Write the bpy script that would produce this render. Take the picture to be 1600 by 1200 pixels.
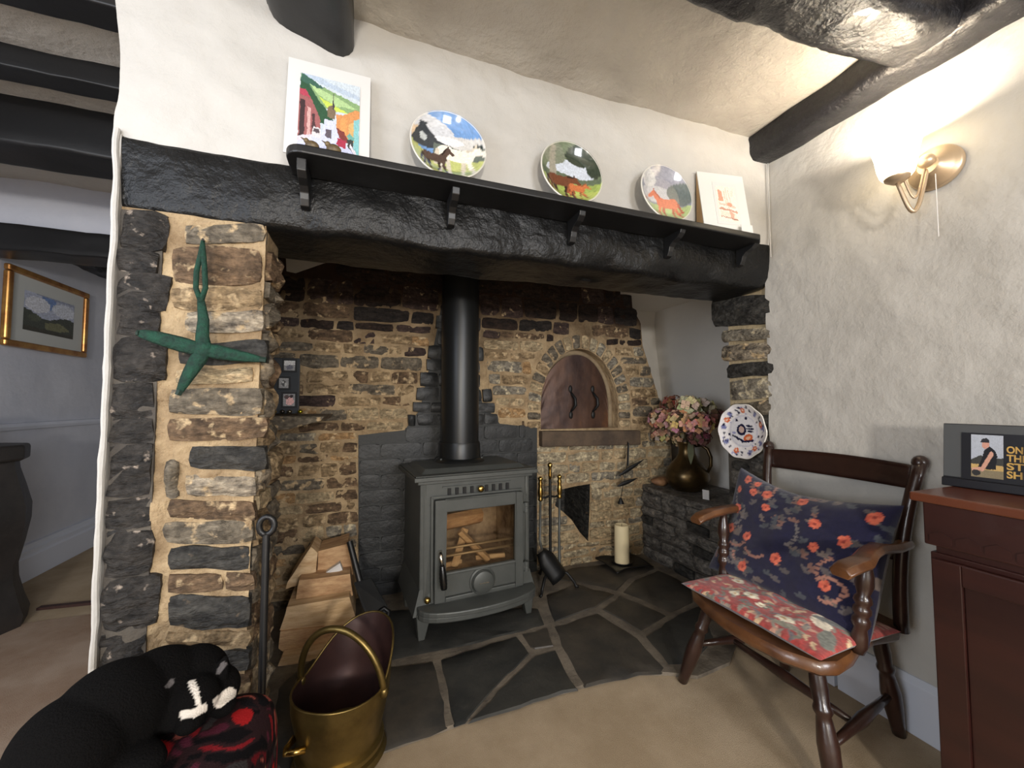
import bpy, bmesh, math, random
from mathutils import Vector, Matrix, noise
from mathutils.geometry import tessellate_polygon

for o in list(bpy.data.objects):
    bpy.data.objects.remove(o, do_unlink=True)
SC = bpy.context.scene
COL = SC.collection
V3 = Vector
R = math.radians

# ------------------------------------------------------------------ camera
FPX = 620.0
YAW = R(19.8)
PIT = math.atan(29 / FPX)
CAM = V3((0, 0, 1.0))
FW = V3((math.sin(YAW) * math.cos(PIT), math.cos(YAW) * math.cos(PIT), math.sin(PIT)))
RT = V3((math.cos(YAW), -math.sin(YAW), 0))
UP = RT.cross(FW)
cd = bpy.data.cameras.new('camera')
cam = bpy.data.objects.new('camera', cd)
COL.objects.link(cam)
cd.sensor_width = 36
cd.lens = 36 * FPX / 1600
cd.clip_start = 0.02
m = Matrix((RT, UP, -FW)).transposed().to_4x4()
m.translation = CAM
cam.matrix_world = m
SC.camera = cam

# ------------------------------------------------------------------ world, lights, exposure
w = bpy.data.worlds.new('world')
SC.world = w
w.use_nodes = True
w.node_tree.nodes['Background'].inputs[0].default_value = (1.0, 0.96, 0.91, 1)
w.node_tree.nodes['Background'].inputs[1].default_value = 0.58


def light(name, kind, loc, energy, col, size=0.1, target=None, size_y=None):
    d = bpy.data.lights.new(name, kind)
    d.energy = energy
    d.color = col
    if kind == 'AREA':
        d.size = size
        if size_y:
            d.shape = 'RECTANGLE'
            d.size_y = size_y
    else:
        d.shadow_soft_size = size
    o = bpy.data.objects.new(name, d)
    COL.objects.link(o)
    o.location = loc
    if target:
        o.rotation_euler = (V3(target) - V3(loc)).to_track_quat('-Z', 'Y').to_euler()
    return o


light('room_lamp', 'POINT', (-0.30, -2.2, 1.20), 165, (1.0, 0.93, 0.83), 0.12)
light('passage_window', 'AREA', (-0.95, 0.1, 1.5), 9, (0.72, 0.82, 1.0), 0.7, (-1.8, 3.0, 0.9), 0.9)
light('room_window', 'AREA', (0.9, -2.6, 1.45), 48, (0.93, 0.95, 1.0), 0.9, (1.3, 1.2, 1.2), 0.9)
light('side_window', 'AREA', (-2.3, -0.3, 1.25), 26, (0.90, 0.94, 1.0), 1.0, (1.6, 0.6, 0.9), 1.0)  # unseen soft light added as fill for the right wall and chair
vs = SC.view_settings
vs.view_transform = 'Standard'
vs.look = 'None'
vs.gamma = 1
vs.use_curve_mapping = False
vs.exposure = 0.32

# ------------------------------------------------------------------ helpers


def ray(x, y):
    return FW + RT * ((x - 800) / FPX) + UP * ((600 - y) / FPX)


def AY(x, y, Y):
    r = ray(x, y)
    return CAM + r * (Y / r.y)


def AX(x, y, X):
    r = ray(x, y)
    return CAM + r * (X / r.x)


def AZ(x, y, Z):
    r = ray(x, y)
    return CAM + r * ((Z - 1.0) / r.z)


def lin(c):
    out = []
    for x in c[:3]:
        x = x / 255.0
        out.append(x / 12.92 if x <= 0.04045 else ((x + 0.055) / 1.055) ** 2.4)
    return (*out, 1.0)


def mat(name, col, rough=0.6, metal=0.0, col2=None, nscale=8.0, bump=0.0, bscale=30.0, spec=0.5,
        coat=0.0, smear=None, stretch=None, detail=6, emit=None, estr=0, bdist=0.01, c3=None, smear_at=0.55):
    M = bpy.data.materials.new(name)
    M.use_nodes = True
    nt = M.node_tree
    b = nt.nodes['Principled BSDF']
    b.inputs['Roughness'].default_value = rough
    b.inputs['Metallic'].default_value = metal
    b.inputs['Specular IOR Level'].default_value = spec
    b.inputs['Coat Weight'].default_value = coat
    c1 = lin(col)
    b.inputs['Base Color'].default_value = c1
    if emit:
        b.inputs['Emission Color'].default_value = lin(emit)
        b.inputs['Emission Strength'].default_value = estr
    tc = nt.nodes.new('ShaderNodeTexCoord')
    src = tc.outputs['Object']
    if stretch:
        mp = nt.nodes.new('ShaderNodeMapping')
        mp.inputs['Scale'].default_value = stretch
        nt.links.new(src, mp.inputs[0])
        src = mp.outputs[0]
    cout = None
    if col2 is not None:
        n = nt.nodes.new('ShaderNodeTexNoise')
        n.inputs['Scale'].default_value = nscale
        n.inputs['Detail'].default_value = detail
        n.inputs['Roughness'].default_value = 0.65
        nt.links.new(src, n.inputs['Vector'])
        rp = nt.nodes.new('ShaderNodeValToRGB')
        rp.color_ramp.elements[0].position = 0.36
        rp.color_ramp.elements[1].position = 0.64
        rp.color_ramp.elements[0].color = lin(col2)
        rp.color_ramp.elements[1].color = c1
        if c3 is not None:
            e = rp.color_ramp.elements.new(0.74)
            e.color = lin(c3)
        nt.links.new(n.outputs['Fac'], rp.inputs[0])
        cout = rp.outputs[0]
    if smear is not None:
        n2 = nt.nodes.new('ShaderNodeTexNoise')
        n2.inputs['Scale'].default_value = nscale * 1.7
        n2.inputs['Detail'].default_value = 5
        nt.links.new(tc.outputs['Object'], n2.inputs['Vector'])
        r2 = nt.nodes.new('ShaderNodeValToRGB')
        r2.color_ramp.elements[0].position = smear_at
        r2.color_ramp.elements[1].position = smear_at + 0.09
        nt.links.new(n2.outputs['Fac'], r2.inputs[0])
        mx = nt.nodes.new('ShaderNodeMix')
        mx.data_type = 'RGBA'
        mx.inputs[7].default_value = lin(smear)
        mx.inputs[6].default_value = c1
        if cout:
            nt.links.new(cout, mx.inputs[6])
        nt.links.new(r2.outputs[0], mx.inputs[0])
        cout = mx.outputs[2]
    if cout:
        nt.links.new(cout, b.inputs['Base Color'])
    if bump:
        n3 = nt.nodes.new('ShaderNodeTexNoise')
        n3.inputs['Scale'].default_value = bscale
        n3.inputs['Detail'].default_value = 7
        n3.inputs['Roughness'].default_value = 0.6
        nt.links.new(src, n3.inputs['Vector'])
        bp = nt.nodes.new('ShaderNodeBump')
        bp.inputs['Strength'].default_value = bump
        bp.inputs['Distance'].default_value = bdist
        nt.links.new(n3.outputs['Fac'], bp.inputs['Height'])
        nt.links.new(bp.outputs[0], b.inputs['Normal'])
    return M


def mat_attr(name, rough=0.5, coat=0.0, bump=0.0, bscale=200, sheen=0.0, spec=0.5):
    M = mat(name, (128, 128, 128), rough, coat=coat, bump=bump, bscale=bscale, spec=spec)
    nt = M.node_tree
    a = nt.nodes.new('ShaderNodeVertexColor')
    a.layer_name = 'Col'
    nt.links.new(a.outputs[0], nt.nodes['Principled BSDF'].inputs['Base Color'])
    nt.nodes['Principled BSDF'].inputs['Sheen Weight'].default_value = sheen
    return M


def world_loc(p):
    v = V3((0, 0, 0))
    while p is not None:
        v += p.location
        p = p.parent
    return v


def tag(o, label=None, cat=None, group=None, kind=None):
    if label:
        o['label'] = label
    if cat:
        o['category'] = cat
    if group:
        o['group'] = group
    if kind:
        o['kind'] = kind
    return o


def thing(name, label, cat, loc=(0, 0, 0), rotz=0.0, group=None, kind=None):
    o = bpy.data.objects.new(name, None)
    COL.objects.link(o)
    o.empty_display_size = 0.05
    o.location = loc
    o.rotation_euler = (0, 0, rotz)
    return tag(o, label, cat, group, kind)


class MB:
    def __init__(s):
        s.v = []
        s.f = []
        s.c = None

    def add(s, vs, fs):
        n = len(s.v)
        s.v += [V3(p) for p in vs]
        s.f += [[i + n for i in f] for f in fs]
        return s

    def box(s, x0, x1, y0, y1, z0, z1):
        vs = [(x, y, z) for z in (z0, z1) for y in (y0, y1) for x in (x0, x1)]
        return s.add(vs, [(0, 2, 3, 1), (4, 5, 7, 6), (0, 1, 5, 4), (2, 6, 7, 3), (0, 4, 6, 2), (1, 3, 7, 5)])

    def obox(s, c, ax, ay, az, hx, hy, hz):
        c = V3(c)
        ax, ay, az = V3(ax).normalized() * hx, V3(ay).normalized() * hy, V3(az).normalized() * hz
        vs = [c + ax * i + ay * j + az * k for k in (-1, 1) for j in (-1, 1) for i in (-1, 1)]
        return s.add(vs, [(0, 2, 3, 1), (4, 5, 7, 6), (0, 1, 5, 4), (2, 6, 7, 3), (0, 4, 6, 2), (1, 3, 7, 5)])

    def prism(s, pts, vec):
        pts = [V3(p) for p in pts]
        vec = V3(vec)
        n = len(pts)
        vs = pts + [p + vec for p in pts]
        fs = [list(range(n)), list(range(2 * n - 1, n - 1, -1))]
        fs += [(i, (i + 1) % n, n + (i + 1) % n, n + i) for i in range(n)]
        return s.add(vs, fs)

    def tube(s, pts, r, n=8, cap=True, flat=1.0, upv=None):
        pts = [V3(p) for p in pts]
        m_ = len(pts)
        rs = r if isinstance(r, (list, tuple)) else [r] * m_
        prev = V3(upv) if upv else None
        vs = []
        for i, p in enumerate(pts):
            t = (pts[min(i + 1, m_ - 1)] - pts[max(i - 1, 0)]).normalized()
            if prev is None:
                prev = t.orthogonal()
            a = (prev - t * prev.dot(t))
            if a.length < 1e-6:
                a = t.orthogonal()
            a.normalize()
            b = t.cross(a)
            prev = a
            for k in range(n):
                g = 2 * math.pi * k / n
                vs.append(p + a * (math.cos(g) * rs[i]) + b * (math.sin(g) * rs[i] * flat))
        fs = []
        for i in range(m_ - 1):
            for k in range(n):
                a0 = i * n + k
                a1 = i * n + (k + 1) % n
                fs.append((a0, a1, a1 + n, a0 + n))
        if cap:
            fs.append(list(range(n - 1, -1, -1)))
            fs.append([(m_ - 1) * n + k for k in range(n)])
        return s.add(vs, fs)

    def turned(s, p0, p1, prof, n=12):
        p0, p1 = V3(p0), V3(p1)
        return s.tube([p0.lerp(p1, t) for t, _ in prof], [r for _, r in prof], n)

    def lathe(s, prof, n=24, o=(0, 0, 0), ax=(0, 0, 1), sx=1.0, sy=1.0):
        q = V3((0, 0, 1)).rotation_difference(V3(ax).normalized())
        o = V3(o)
        vs = []
        for r, z in prof:
            for k in range(n):
                g = 2 * math.pi * k / n
                vs.append(o + q @ V3((math.cos(g) * r * sx, math.sin(g) * r * sy, z)))
        fs = []
        for i in range(len(prof) - 1):
            for k in range(n):
                a0, a1 = i * n + k, i * n + (k + 1) % n
                fs.append((a0, a1, a1 + n, a0 + n))
        if prof[0][0] > 1e-5:
            fs.append(list(range(n - 1, -1, -1)))
        if prof[-1][0] > 1e-5:
            fs.append([(len(prof) - 1) * n + k for k in range(n)])
        return s.add(vs, fs)

    def ell(s, c, rx, ry=None, rz=None, nu=12, nv=8, q=None):
        ry = ry or rx
        rz = rz or rx
        c = V3(c)
        vs = []
        for j in range(nv + 1):
            th = math.pi * j / nv
            for i in range(nu):
                ph = 2 * math.pi * i / nu
                p = V3((rx * math.sin(th) * math.cos(ph), ry * math.sin(th) * math.sin(ph), rz * math.cos(th)))
                vs.append(c + (q @ p if q else p))
        fs = []
        for j in range(nv):
            for i in range(nu):
                a, b = j * nu + i, j * nu + (i + 1) % nu
                fs.append((a, b, b + nu, a + nu))
        return s.add(vs, fs)

    def grid(s, nu, nv, fn):
        vs = [fn(i / nu, j / nv) for j in range(nv + 1) for i in range(nu + 1)]
        fs = [(j * (nu + 1) + i, j * (nu + 1) + i + 1, (j + 1) * (nu + 1) + i + 1, (j + 1) * (nu + 1) + i)
              for j in range(nv) for i in range(nu)]
        return s.add(vs, fs)

    def jitter(s, amp, sc, seed=0):
        for i, p in enumerate(s.v):
            s.v[i] = p + noise.noise_vector(p * sc + V3((seed * 3.1, seed * 1.7, 0))) * amp
        return s

    def build(s, name, material, parent=None, smooth=False, bevel=0.0, sub=0, local=False, recalc=True, segs=2, angle=40):
        off = V3((0, 0, 0)) if local or parent is None else world_loc(parent)
        me = bpy.data.meshes.new(name)
        me.from_pydata([p - off for p in s.v], [], s.f)
        bm = bmesh.new()
        bm.from_mesh(me)
        bmesh.ops.remove_doubles(bm, verts=bm.verts, dist=1e-6)
        if recalc:
            bmesh.ops.recalc_face_normals(bm, faces=bm.faces)
        bm.to_mesh(me)
        bm.free()
        if smooth:
            me.polygons.foreach_set('use_smooth', [True] * len(me.polygons))
            if smooth == 'auto':
                try:
                    me.set_sharp_from_angle(angle=R(angle))
                except Exception:
                    pass
        o = bpy.data.objects.new(name, me)
        COL.objects.link(o)
        if material:
            me.materials.append(material)
        if parent is not None:
            o.parent = parent
        if bevel:
            md = o.modifiers.new('bevel', 'BEVEL')
            md.width = bevel
            md.segments = segs
            md.limit_method = 'ANGLE'
        if sub:
            md = o.modifiers.new('sub', 'SUBSURF')
            md.levels = sub
            md.render_levels = sub
        return o


def colour_points(o, fn):
    """store a colour per vertex; fn(vertex index, co) -> sRGB 0-255"""
    me = o.data
    at = me.color_attributes.new('Col', 'FLOAT_COLOR', 'POINT')
    for i, v in enumerate(me.vertices):
        at.data[i].color = lin(fn(i, v.co))
    return o


def nz(p, sc=1.0, oct_=4):
    return noise.fractal(V3(p) * sc, 0.9, 2.0, oct_)


# flat painted pictures (prints, plates, fabric): evaluated per small mesh cell
def inpoly(x, y, p):
    c = False
    j = len(p) - 1
    for i in range(len(p)):
        if (p[i][1] > y) != (p[j][1] > y) and x < (p[j][0] - p[i][0]) * (y - p[i][1]) / (p[j][1] - p[i][1]) + p[i][0]:
            c = not c
        j = i
    return c


def paint(shapes, bg, wob=0.0, wsc=12, grain=0.0):
    boxes = []
    for s in shapes:
        if s[0] == 'p':
            xs, ys = [p[0] for p in s[1]], [p[1] for p in s[1]]
            boxes.append((min(xs), max(xs), min(ys), max(ys)))
        elif s[0] == 'e':
            r_ = max(s[3], s[4])
            boxes.append((s[1] - r_, s[1] + r_, s[2] - r_, s[2] + r_))
        else:
            boxes.append((min(s[1], s[3]) - s[5], max(s[1], s[3]) + s[5], min(s[2], s[4]) - s[5], max(s[2], s[4]) + s[5]))

    def fn(u, v):
        if wob:
            q = noise.noise_vector(V3((u * wsc, v * wsc, 0.3)))
            x, y = u + q.x * wob, v + q.y * wob
        else:
            x, y = u, v
        c = bg(u, v) if callable(bg) else bg
        for s, bx_ in zip(shapes, boxes):
            if x < bx_[0] or x > bx_[1] or y < bx_[2] or y > bx_[3]:
                continue
            if s[0] == 'p':
                if inpoly(x, y, s[1]):
                    c = s[2]
            elif s[0] == 'e':
                _, cx, cy, rx, ry, cc = s[:6]
                dx, dy = x - cx, y - cy
                if len(s) > 6:
                    a = s[6]
                    dx, dy = dx * math.cos(a) + dy * math.sin(a), -dx * math.sin(a) + dy * math.cos(a)
                if (dx / rx) ** 2 + (dy / ry) ** 2 < 1:
                    c = cc
            elif s[0] == 'l':
                _, x0, y0, x1, y1, ww, cc = s
                dx, dy = x1 - x0, y1 - y0
                t = max(0, min(1, ((x - x0) * dx + (y - y0) * dy) / (dx * dx + dy * dy + 1e-9)))
                if (x - x0 - t * dx) ** 2 + (y - y0 - t * dy) ** 2 < ww * ww:
                    c = cc
        if grain:
            g = 1 + grain * noise.noise(V3((u * 60, v * 60, 1.5)))
            c = (c[0] * g, c[1] * g, c[2] * g)
        return tuple(max(0, min(255, k)) for k in c)
    return fn


def picture(name, O, U, V, nx, ny, fn, material, parent):
    """flat print: grid with a colour per face"""
    O, U, V = V3(O), V3(U), V3(V)
    mb = MB().grid(nx, ny, lambda a, b: O + U * a + V * b)
    o = mb.build(name, material, parent, recalc=False)
    at = o.data.color_attributes.new('Col', 'FLOAT_COLOR', 'CORNER')
    k = 0
    for j in range(ny):
        for i in range(nx):
            c = lin(fn((i + .5) / nx, (j + .5) / ny))
            for _ in range(4):
                at.data[k].color = c
                k += 1
    return o


def scan(poly, v):
    xs = []
    n = len(poly)
    for i in range(n):
        a, b = poly[i], poly[(i + 1) % n]
        if (a[1] > v) != (b[1] > v):
            xs.append(a[0] + (v - a[1]) * (b[0] - a[0]) / (b[1] - a[1]))
    xs.sort()
    return list(zip(xs[::2], xs[1::2]))


def stone(parent, quad, O, U, V, N, depth, material, rng, name='stone', rough=0.006, edge=0.5, back=-0.012, rnd=0.004):
    """one hewn stone: quad = four (u,v) corners bl, br, tr, tl on a wall plane"""
    q = [V3((a, b, 0)) for a, b in quad]
    wd = max((q[1] - q[0]).length, (q[2] - q[3]).length)
    ht = max((q[3] - q[0]).length, (q[2] - q[1]).length)
    nx = max(3, min(9, int(wd / 0.022)))
    ny = max(2, min(4, int(ht / 0.018)))
    sd = rng.uniform(0, 50)

    def P(s, t, d):
        a = q[0].lerp(q[1], s)
        b = q[3].lerp(q[2], s)
        p = a.lerp(b, t)
        w_ = noise.noise_vector(V3((p.x * 14 + sd, p.y * 14, sd)))
        return O + U * (p.x + w_.x * rnd) + V * (p.y + w_.y * rnd) + N * d
    vs = []
    for j in range(ny + 1):
        for i in range(nx + 1):
            s, t = i / nx, j / ny
            e = i in (0, nx) or j in (0, ny)
            c = i in (0, nx) and j in (0, ny)
            ss = 0.5 + (s - 0.5) * (0.95 if c else 1)
            tt = 0.5 + (t - 0.5) * (0.86 if c else 1)
            d = depth * (edge if e else 1.0) + (noise.noise(V3((s * wd * 22 + sd, t * ht * 40, 2 * sd))) + 0.6 * noise.noise(V3((s * wd * 60 + sd, t * ht * 90, sd)))) * rough * (0.8 if e else 1.5)
            vs.append(P(ss, tt, d))
    W = nx + 1
    fs = [(j * W + i, j * W + i + 1, (j + 1) * W + i + 1, (j + 1) * W + i) for j in range(ny) for i in range(nx)]
    ring = [i for i in range(W)] + [j * W + nx for j in range(1, ny + 1)] + [ny * W + i for i in range(nx - 1, -1, -1)] + [j * W for j in range(ny - 1, 0, -1)]
    base = len(vs)
    for k in ring:
        i, j = k % W, k // W
        vs.append(P(i / nx, j / ny, back))
    L = len(ring)
    fs += [(ring[(k + 1) % L], ring[k], base + k, base + (k + 1) % L) for k in range(L)]
    mb = MB()
    mb.v, mb.f = [V3(p) for p in vs], [list(f) for f in fs]
    return mb.build(name, material, parent, smooth='auto', angle=50)


def fill_rows(parent, rows, intervals, O, U, V, N, depth, pick, rng, wmin, wmax, gap, name='stone', rough=0.006, tilt=0.006, edge=0.5, rnd=0.004):
    for v0, v1 in rows:
        for a, b in intervals(v0, v1):
            x = a
            while x < b - 0.02:
                L = rng.uniform(wmin, wmax)
                if b - (x + L) < wmin * 0.7:
                    L = b - x
                x1 = min(b, x + L)
                j = lambda s=tilt: rng.uniform(-s, s)
                g = gap / 2
                quad = [(x + g + j(), v0 + g + j()), (x1 - g + j(), v0 + g + j()), (x1 - g + j(), v1 - g + j()), (x + g + j(), v1 - g + j())]
                if x1 - x > gap * 2.2:
                    stone(parent, quad, O, U, V, N, depth * rng.uniform(0.55, 1.25), pick((x + x1) / 2, (v0 + v1) / 2), rng, name, rough, edge=edge, rnd=rnd)
                x = x1


def make_rows(z0, z1, hmin, hmax, rng):
    rows = []
    z = z0
    while z < z1 - 0.01:
        h = rng.uniform(hmin, hmax)
        if z1 - (z + h) < hmin * 0.7:
            h = z1 - z
        rows.append((z, z + h))
        z += h
    return rows


def polyhole(outer, holes, O, U, V):
    loops = [[V3((a, b, 0)) for a, b in outer]] + [[V3((a, b, 0)) for a, b in h] for h in holes]
    flat = [p for l in loops for p in l]
    return [O + U * p.x + V * p.y for p in flat], [list(t) for t in tessellate_polygon(loops)]


def rough_beam(p0, p1, wv, hv, n=10, segs=40, amp=0.012, seed=0, sc=6.0, round_=0.25, bow=None, taper=None):
    """hand-hewn timber: rounded rectangle section swept from p0 to p1; wv, hv are half-size vectors"""
    p0, p1, wv, hv = V3(p0), V3(p1), V3(wv), V3(hv)
    sec = []
    k = 4
    for cx, cy, a0 in ((1, 1, 0), (-1, 1, 90), (-1, -1, 180), (1, -1, 270)):
        for i in range(k + 1):
            a = R(a0 + 90 * i / k)
            sec.append((cx * (1 - round_) + math.cos(a) * round_, cy * (1 - round_) + math.sin(a) * round_))
    # add points along the long sides
    full = []
    for i, s in enumerate(sec):
        e = sec[(i + 1) % len(sec)]
        full.append(s)
        if abs(s[0] - e[0]) + abs(s[1] - e[1]) > 0.6:
            for t in (0.2, 0.4, 0.6, 0.8):
                full.append((s[0] + (e[0] - s[0]) * t, s[1] + (e[1] - s[1]) * t))
    mb = MB()
    vs = []
    m_ = len(full)
    for i in range(segs + 1):
        t = i / segs
        c = p0.lerp(p1, t)
        if bow:
            c = c + V3(bow(t))
        k_ = taper(t) if taper else 1.0
        for a, b in full:
            p = c + wv * a * k_ + hv * b * k_
            q = noise.noise_vector(p * sc + V3((seed, 0, 0))) + noise.noise_vector(p * sc * 3.3 + V3((0, seed, 0))) * 0.45
            vs.append(p + q * amp)
    fs = []
    for i in range(segs):
        for j in range(m_):
            a, b = i * m_ + j, i * m_ + (j + 1) % m_
            fs.append((a, b, b + m_, a + m_))
    fs.append(list(range(m_)))
    fs.append([segs * m_ + j for j in range(m_)])
    mb.v, mb.f = vs, fs
    return mb

# ------------------------------------------------------------------ materials
M = {}
M['plaster'] = mat('plaster', (192, 189, 183), 0.75, col2=(183, 180, 174), nscale=3, bump=0.4, bscale=8, bdist=0.025, spec=0.25)
M['ceiling'] = mat('ceiling_plaster', (186, 181, 172), 0.8, col2=(175, 169, 160), nscale=3, bump=0.9, bscale=7, bdist=0.03, spec=0.2)
M['plaster_cool'] = mat('plaster_cool', (196, 198, 206), 0.75, col2=(186, 189, 199), nscale=3, bump=0.3, bscale=7, bdist=0.02, spec=0.25)
M['white_paint'] = mat('white_paint', (205, 210, 222), 0.4, bump=0.05, bscale=40)
M['carpet'] = mat('carpet', (186, 167, 141), 0.95, col2=(166, 147, 121), nscale=3.5, bump=0.8, bscale=420, bdist=0.004, spec=0.1)
M['slate_joint'] = mat('slate_joint', (122, 112, 98), 0.85, col2=(84, 77, 68), nscale=9, bump=0.6, bscale=60, bdist=0.006)
M['slate_a'] = mat('slate_a', (62, 61, 57), 0.5, col2=(42, 43, 42), nscale=6, bump=0.5, bscale=14, bdist=0.008, c3=(78, 73, 66))
M['slate_b'] = mat('slate_b', (74, 68, 60), 0.52, col2=(48, 47, 45), nscale=5, bump=0.5, bscale=12, bdist=0.008, c3=(92, 82, 70))
M['black_gloss'] = mat('black_gloss', (20, 20, 20), 0.36, col2=(14, 14, 14), nscale=6, bump=0.8, bscale=6, bdist=0.03, spec=0.28, coat=0.0)
M['black_satin'] = mat('black_satin', (20, 20, 21), 0.42, bump=0.12, bscale=22, bdist=0.008)
M['black_wet'] = mat('black_wet', (27, 26, 29), 0.34, col2=(22, 21, 23), nscale=14, bump=1.0, bscale=18, bdist=0.014, spec=0.4, coat=0.06)
M['black_matt'] = mat('black_matt', (15, 14, 14), 0.7, bump=0.3, bscale=12, bdist=0.01)
MORT = (190, 166, 130)
M['mortar'] = mat('mortar', MORT, 0.9, col2=(140, 118, 90), nscale=9, bump=1.0, bscale=30, bdist=0.02, spec=0.2, c3=(192, 170, 136), detail=9)
def darken_up(Mt, z0, z1, col):  # mixes the colour towards a given tone with height, broken up by noise
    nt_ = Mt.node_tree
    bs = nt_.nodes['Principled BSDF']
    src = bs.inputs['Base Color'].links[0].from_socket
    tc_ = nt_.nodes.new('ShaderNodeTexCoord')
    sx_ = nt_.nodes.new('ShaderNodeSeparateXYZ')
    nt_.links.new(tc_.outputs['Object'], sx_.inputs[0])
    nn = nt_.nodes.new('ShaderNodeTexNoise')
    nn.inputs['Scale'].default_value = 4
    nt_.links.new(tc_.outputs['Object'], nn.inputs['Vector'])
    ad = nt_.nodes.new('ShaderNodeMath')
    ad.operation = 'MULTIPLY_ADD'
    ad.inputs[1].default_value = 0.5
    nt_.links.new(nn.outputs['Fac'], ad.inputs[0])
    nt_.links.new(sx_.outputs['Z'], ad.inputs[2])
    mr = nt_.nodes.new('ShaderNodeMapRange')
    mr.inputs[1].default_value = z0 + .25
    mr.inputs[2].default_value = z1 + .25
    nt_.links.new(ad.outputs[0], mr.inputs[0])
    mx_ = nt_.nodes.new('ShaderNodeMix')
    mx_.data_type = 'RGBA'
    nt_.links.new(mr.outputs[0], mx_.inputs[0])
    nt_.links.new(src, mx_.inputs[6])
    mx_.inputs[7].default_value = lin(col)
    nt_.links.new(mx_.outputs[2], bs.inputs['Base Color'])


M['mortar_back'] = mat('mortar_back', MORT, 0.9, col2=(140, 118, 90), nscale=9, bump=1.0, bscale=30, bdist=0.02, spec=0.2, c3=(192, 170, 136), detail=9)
darken_up(M['mortar_back'], 1.30, 1.58, (58, 44, 36))  # mortar turns dark brown towards the top
M['mortar_pale'] = mat('mortar_pale', (190, 172, 138), 0.9, col2=(160, 144, 116), nscale=5, bump=0.9, bscale=40, bdist=0.008, spec=0.2)
M['mortar_grey'] = mat('mortar_grey', (92, 86, 78), 0.9, col2=(66, 62, 58), nscale=6, bump=0.9, bscale=40, bdist=0.008, spec=0.2)


def smat(n, c, c2, sm=MORT, at=0.54, rough=0.75, c3=None):
    dk = tuple(k * 0.80 for k in c2)
    lt = c3 or tuple(min(255, k * 1.16) for k in c)
    Mt = mat(n, c, rough, col2=dk, nscale=17, bump=1.0, bscale=26, bdist=0.022, smear=sm, smear_at=at, c3=lt, stretch=(1, 1, 2.4), spec=0.3, detail=9)
    nt_ = Mt.node_tree
    bs = nt_.nodes['Principled BSDF']
    src = bs.inputs['Base Color'].links[0].from_socket
    tc_ = nt_.nodes.new('ShaderNodeTexCoord')
    nn = nt_.nodes.new('ShaderNodeTexNoise')
    nn.inputs['Scale'].default_value = 75
    nn.inputs['Detail'].default_value = 5
    nt_.links.new(tc_.outputs['Object'], nn.inputs['Vector'])
    mr = nt_.nodes.new('ShaderNodeMapRange')
    mr.inputs[1].default_value = 0.34
    mr.inputs[2].default_value = 0.66
    mr.inputs[3].default_value = 0.74
    mr.inputs[4].default_value = 1.36
    nt_.links.new(nn.outputs['Fac'], mr.inputs[0])
    vm = nt_.nodes.new('ShaderNodeVectorMath')
    vm.operation = 'SCALE'
    nt_.links.new(src, vm.inputs[0])
    nt_.links.new(mr.outputs[0], vm.inputs['Scale'])
    nt_.links.new(vm.outputs[0], bs.inputs['Base Color'])
    M[n] = Mt


smat('st_tan', (166, 142, 108), (128, 106, 78))
smat('st_cream', (186, 167, 133), (150, 130, 100))
smat('st_brown', (122, 99, 76), (88, 71, 55), at=0.57)
smat('st_purple', (82, 66, 60), (58, 47, 44), at=0.61)
smat('st_grey', (126, 116, 100), (96, 87, 75), at=0.57)
smat('st_slate', (74, 72, 68), (48, 47, 46), sm=(120, 104, 84), at=0.66, rough=0.55, c3=(92, 87, 80))
smat('st_dark', (52, 46, 42), (34, 30, 29), sm=(96, 76, 58), at=0.68)
smat('st_soot', (58, 45, 38), (34, 28, 26), sm=(92, 68, 50), at=0.64)
smat('st_pale', (184, 170, 142), (144, 130, 106), sm=(206, 190, 156), at=0.55)
smat('st_palegrey', (152, 144, 128), (116, 108, 96), sm=(196, 182, 152), at=0.55)
smat('st_bench', (126, 121, 114), (84, 80, 76), sm=(148, 140, 128), at=0.62, rough=0.6)
smat('st_orange', (186, 150, 106), (160, 124, 84))
smat('st_quoin', (62, 58, 54), (38, 36, 35), sm=(186, 170, 154), at=0.63, rough=0.45, c3=(70, 66, 62))
smat('st_flake', (178, 164, 142), (92, 84, 76), at=0.58, c3=(206, 196, 178), rough=0.5)
M['brick_black'] = mat('brick_black', (34, 35, 35), 0.5, col2=(25, 26, 26), nscale=12, bump=0.5, bscale=45, bdist=0.005)
M['joint_black'] = mat('joint_black', (44, 45, 44), 0.6, bump=0.5, bscale=60, bdist=0.004)

rng = random.Random(7)
YF, XR, YB, ZC = 1.18, 1.575, 2.20, 2.10
X3, Y3, Z3 = V3((1, 0, 0)), V3((0, 1, 0)), V3((0, 0, 1))

# ------------------------------------------------------------------ setting: floor, ceiling, plaster walls
fl = MB()
fl.grid(60, 60, lambda a, b: V3((-3.2 + a * 5.6, -3.0 + b * 7.7, 0)))
tag(fl.build('floor', M['carpet'], smooth=True), 'beige wool carpet covering the room floor', kind='structure')

ce = MB()
ce.grid(110, 120, lambda a, b: (lambda x, y: V3((x, y, ZC + 0.012 * nz((x, y, 0), 2.3) - 0.02 * max(0, min(1, (y - 0.9) / 0.3)) * max(0, 1 - abs(x - 0.4)))))(-3.2 + a * 5.6, -3.0 + b * 7.7))
tag(ce.build('ceiling', M['ceiling'], smooth=True), 'uneven cream plaster ceiling between black beams', kind='structure')


def plaster(x, z, s):
    p = V3((x, z, s))
    r = noise.ridged_multi_fractal(p * 5.0, 1.0, 2.1, 4, 0.9, 2.0)
    return 0.010 * nz(p, 2.5) + 0.0055 * r + 0.0025 * nz(p, 17)


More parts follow.
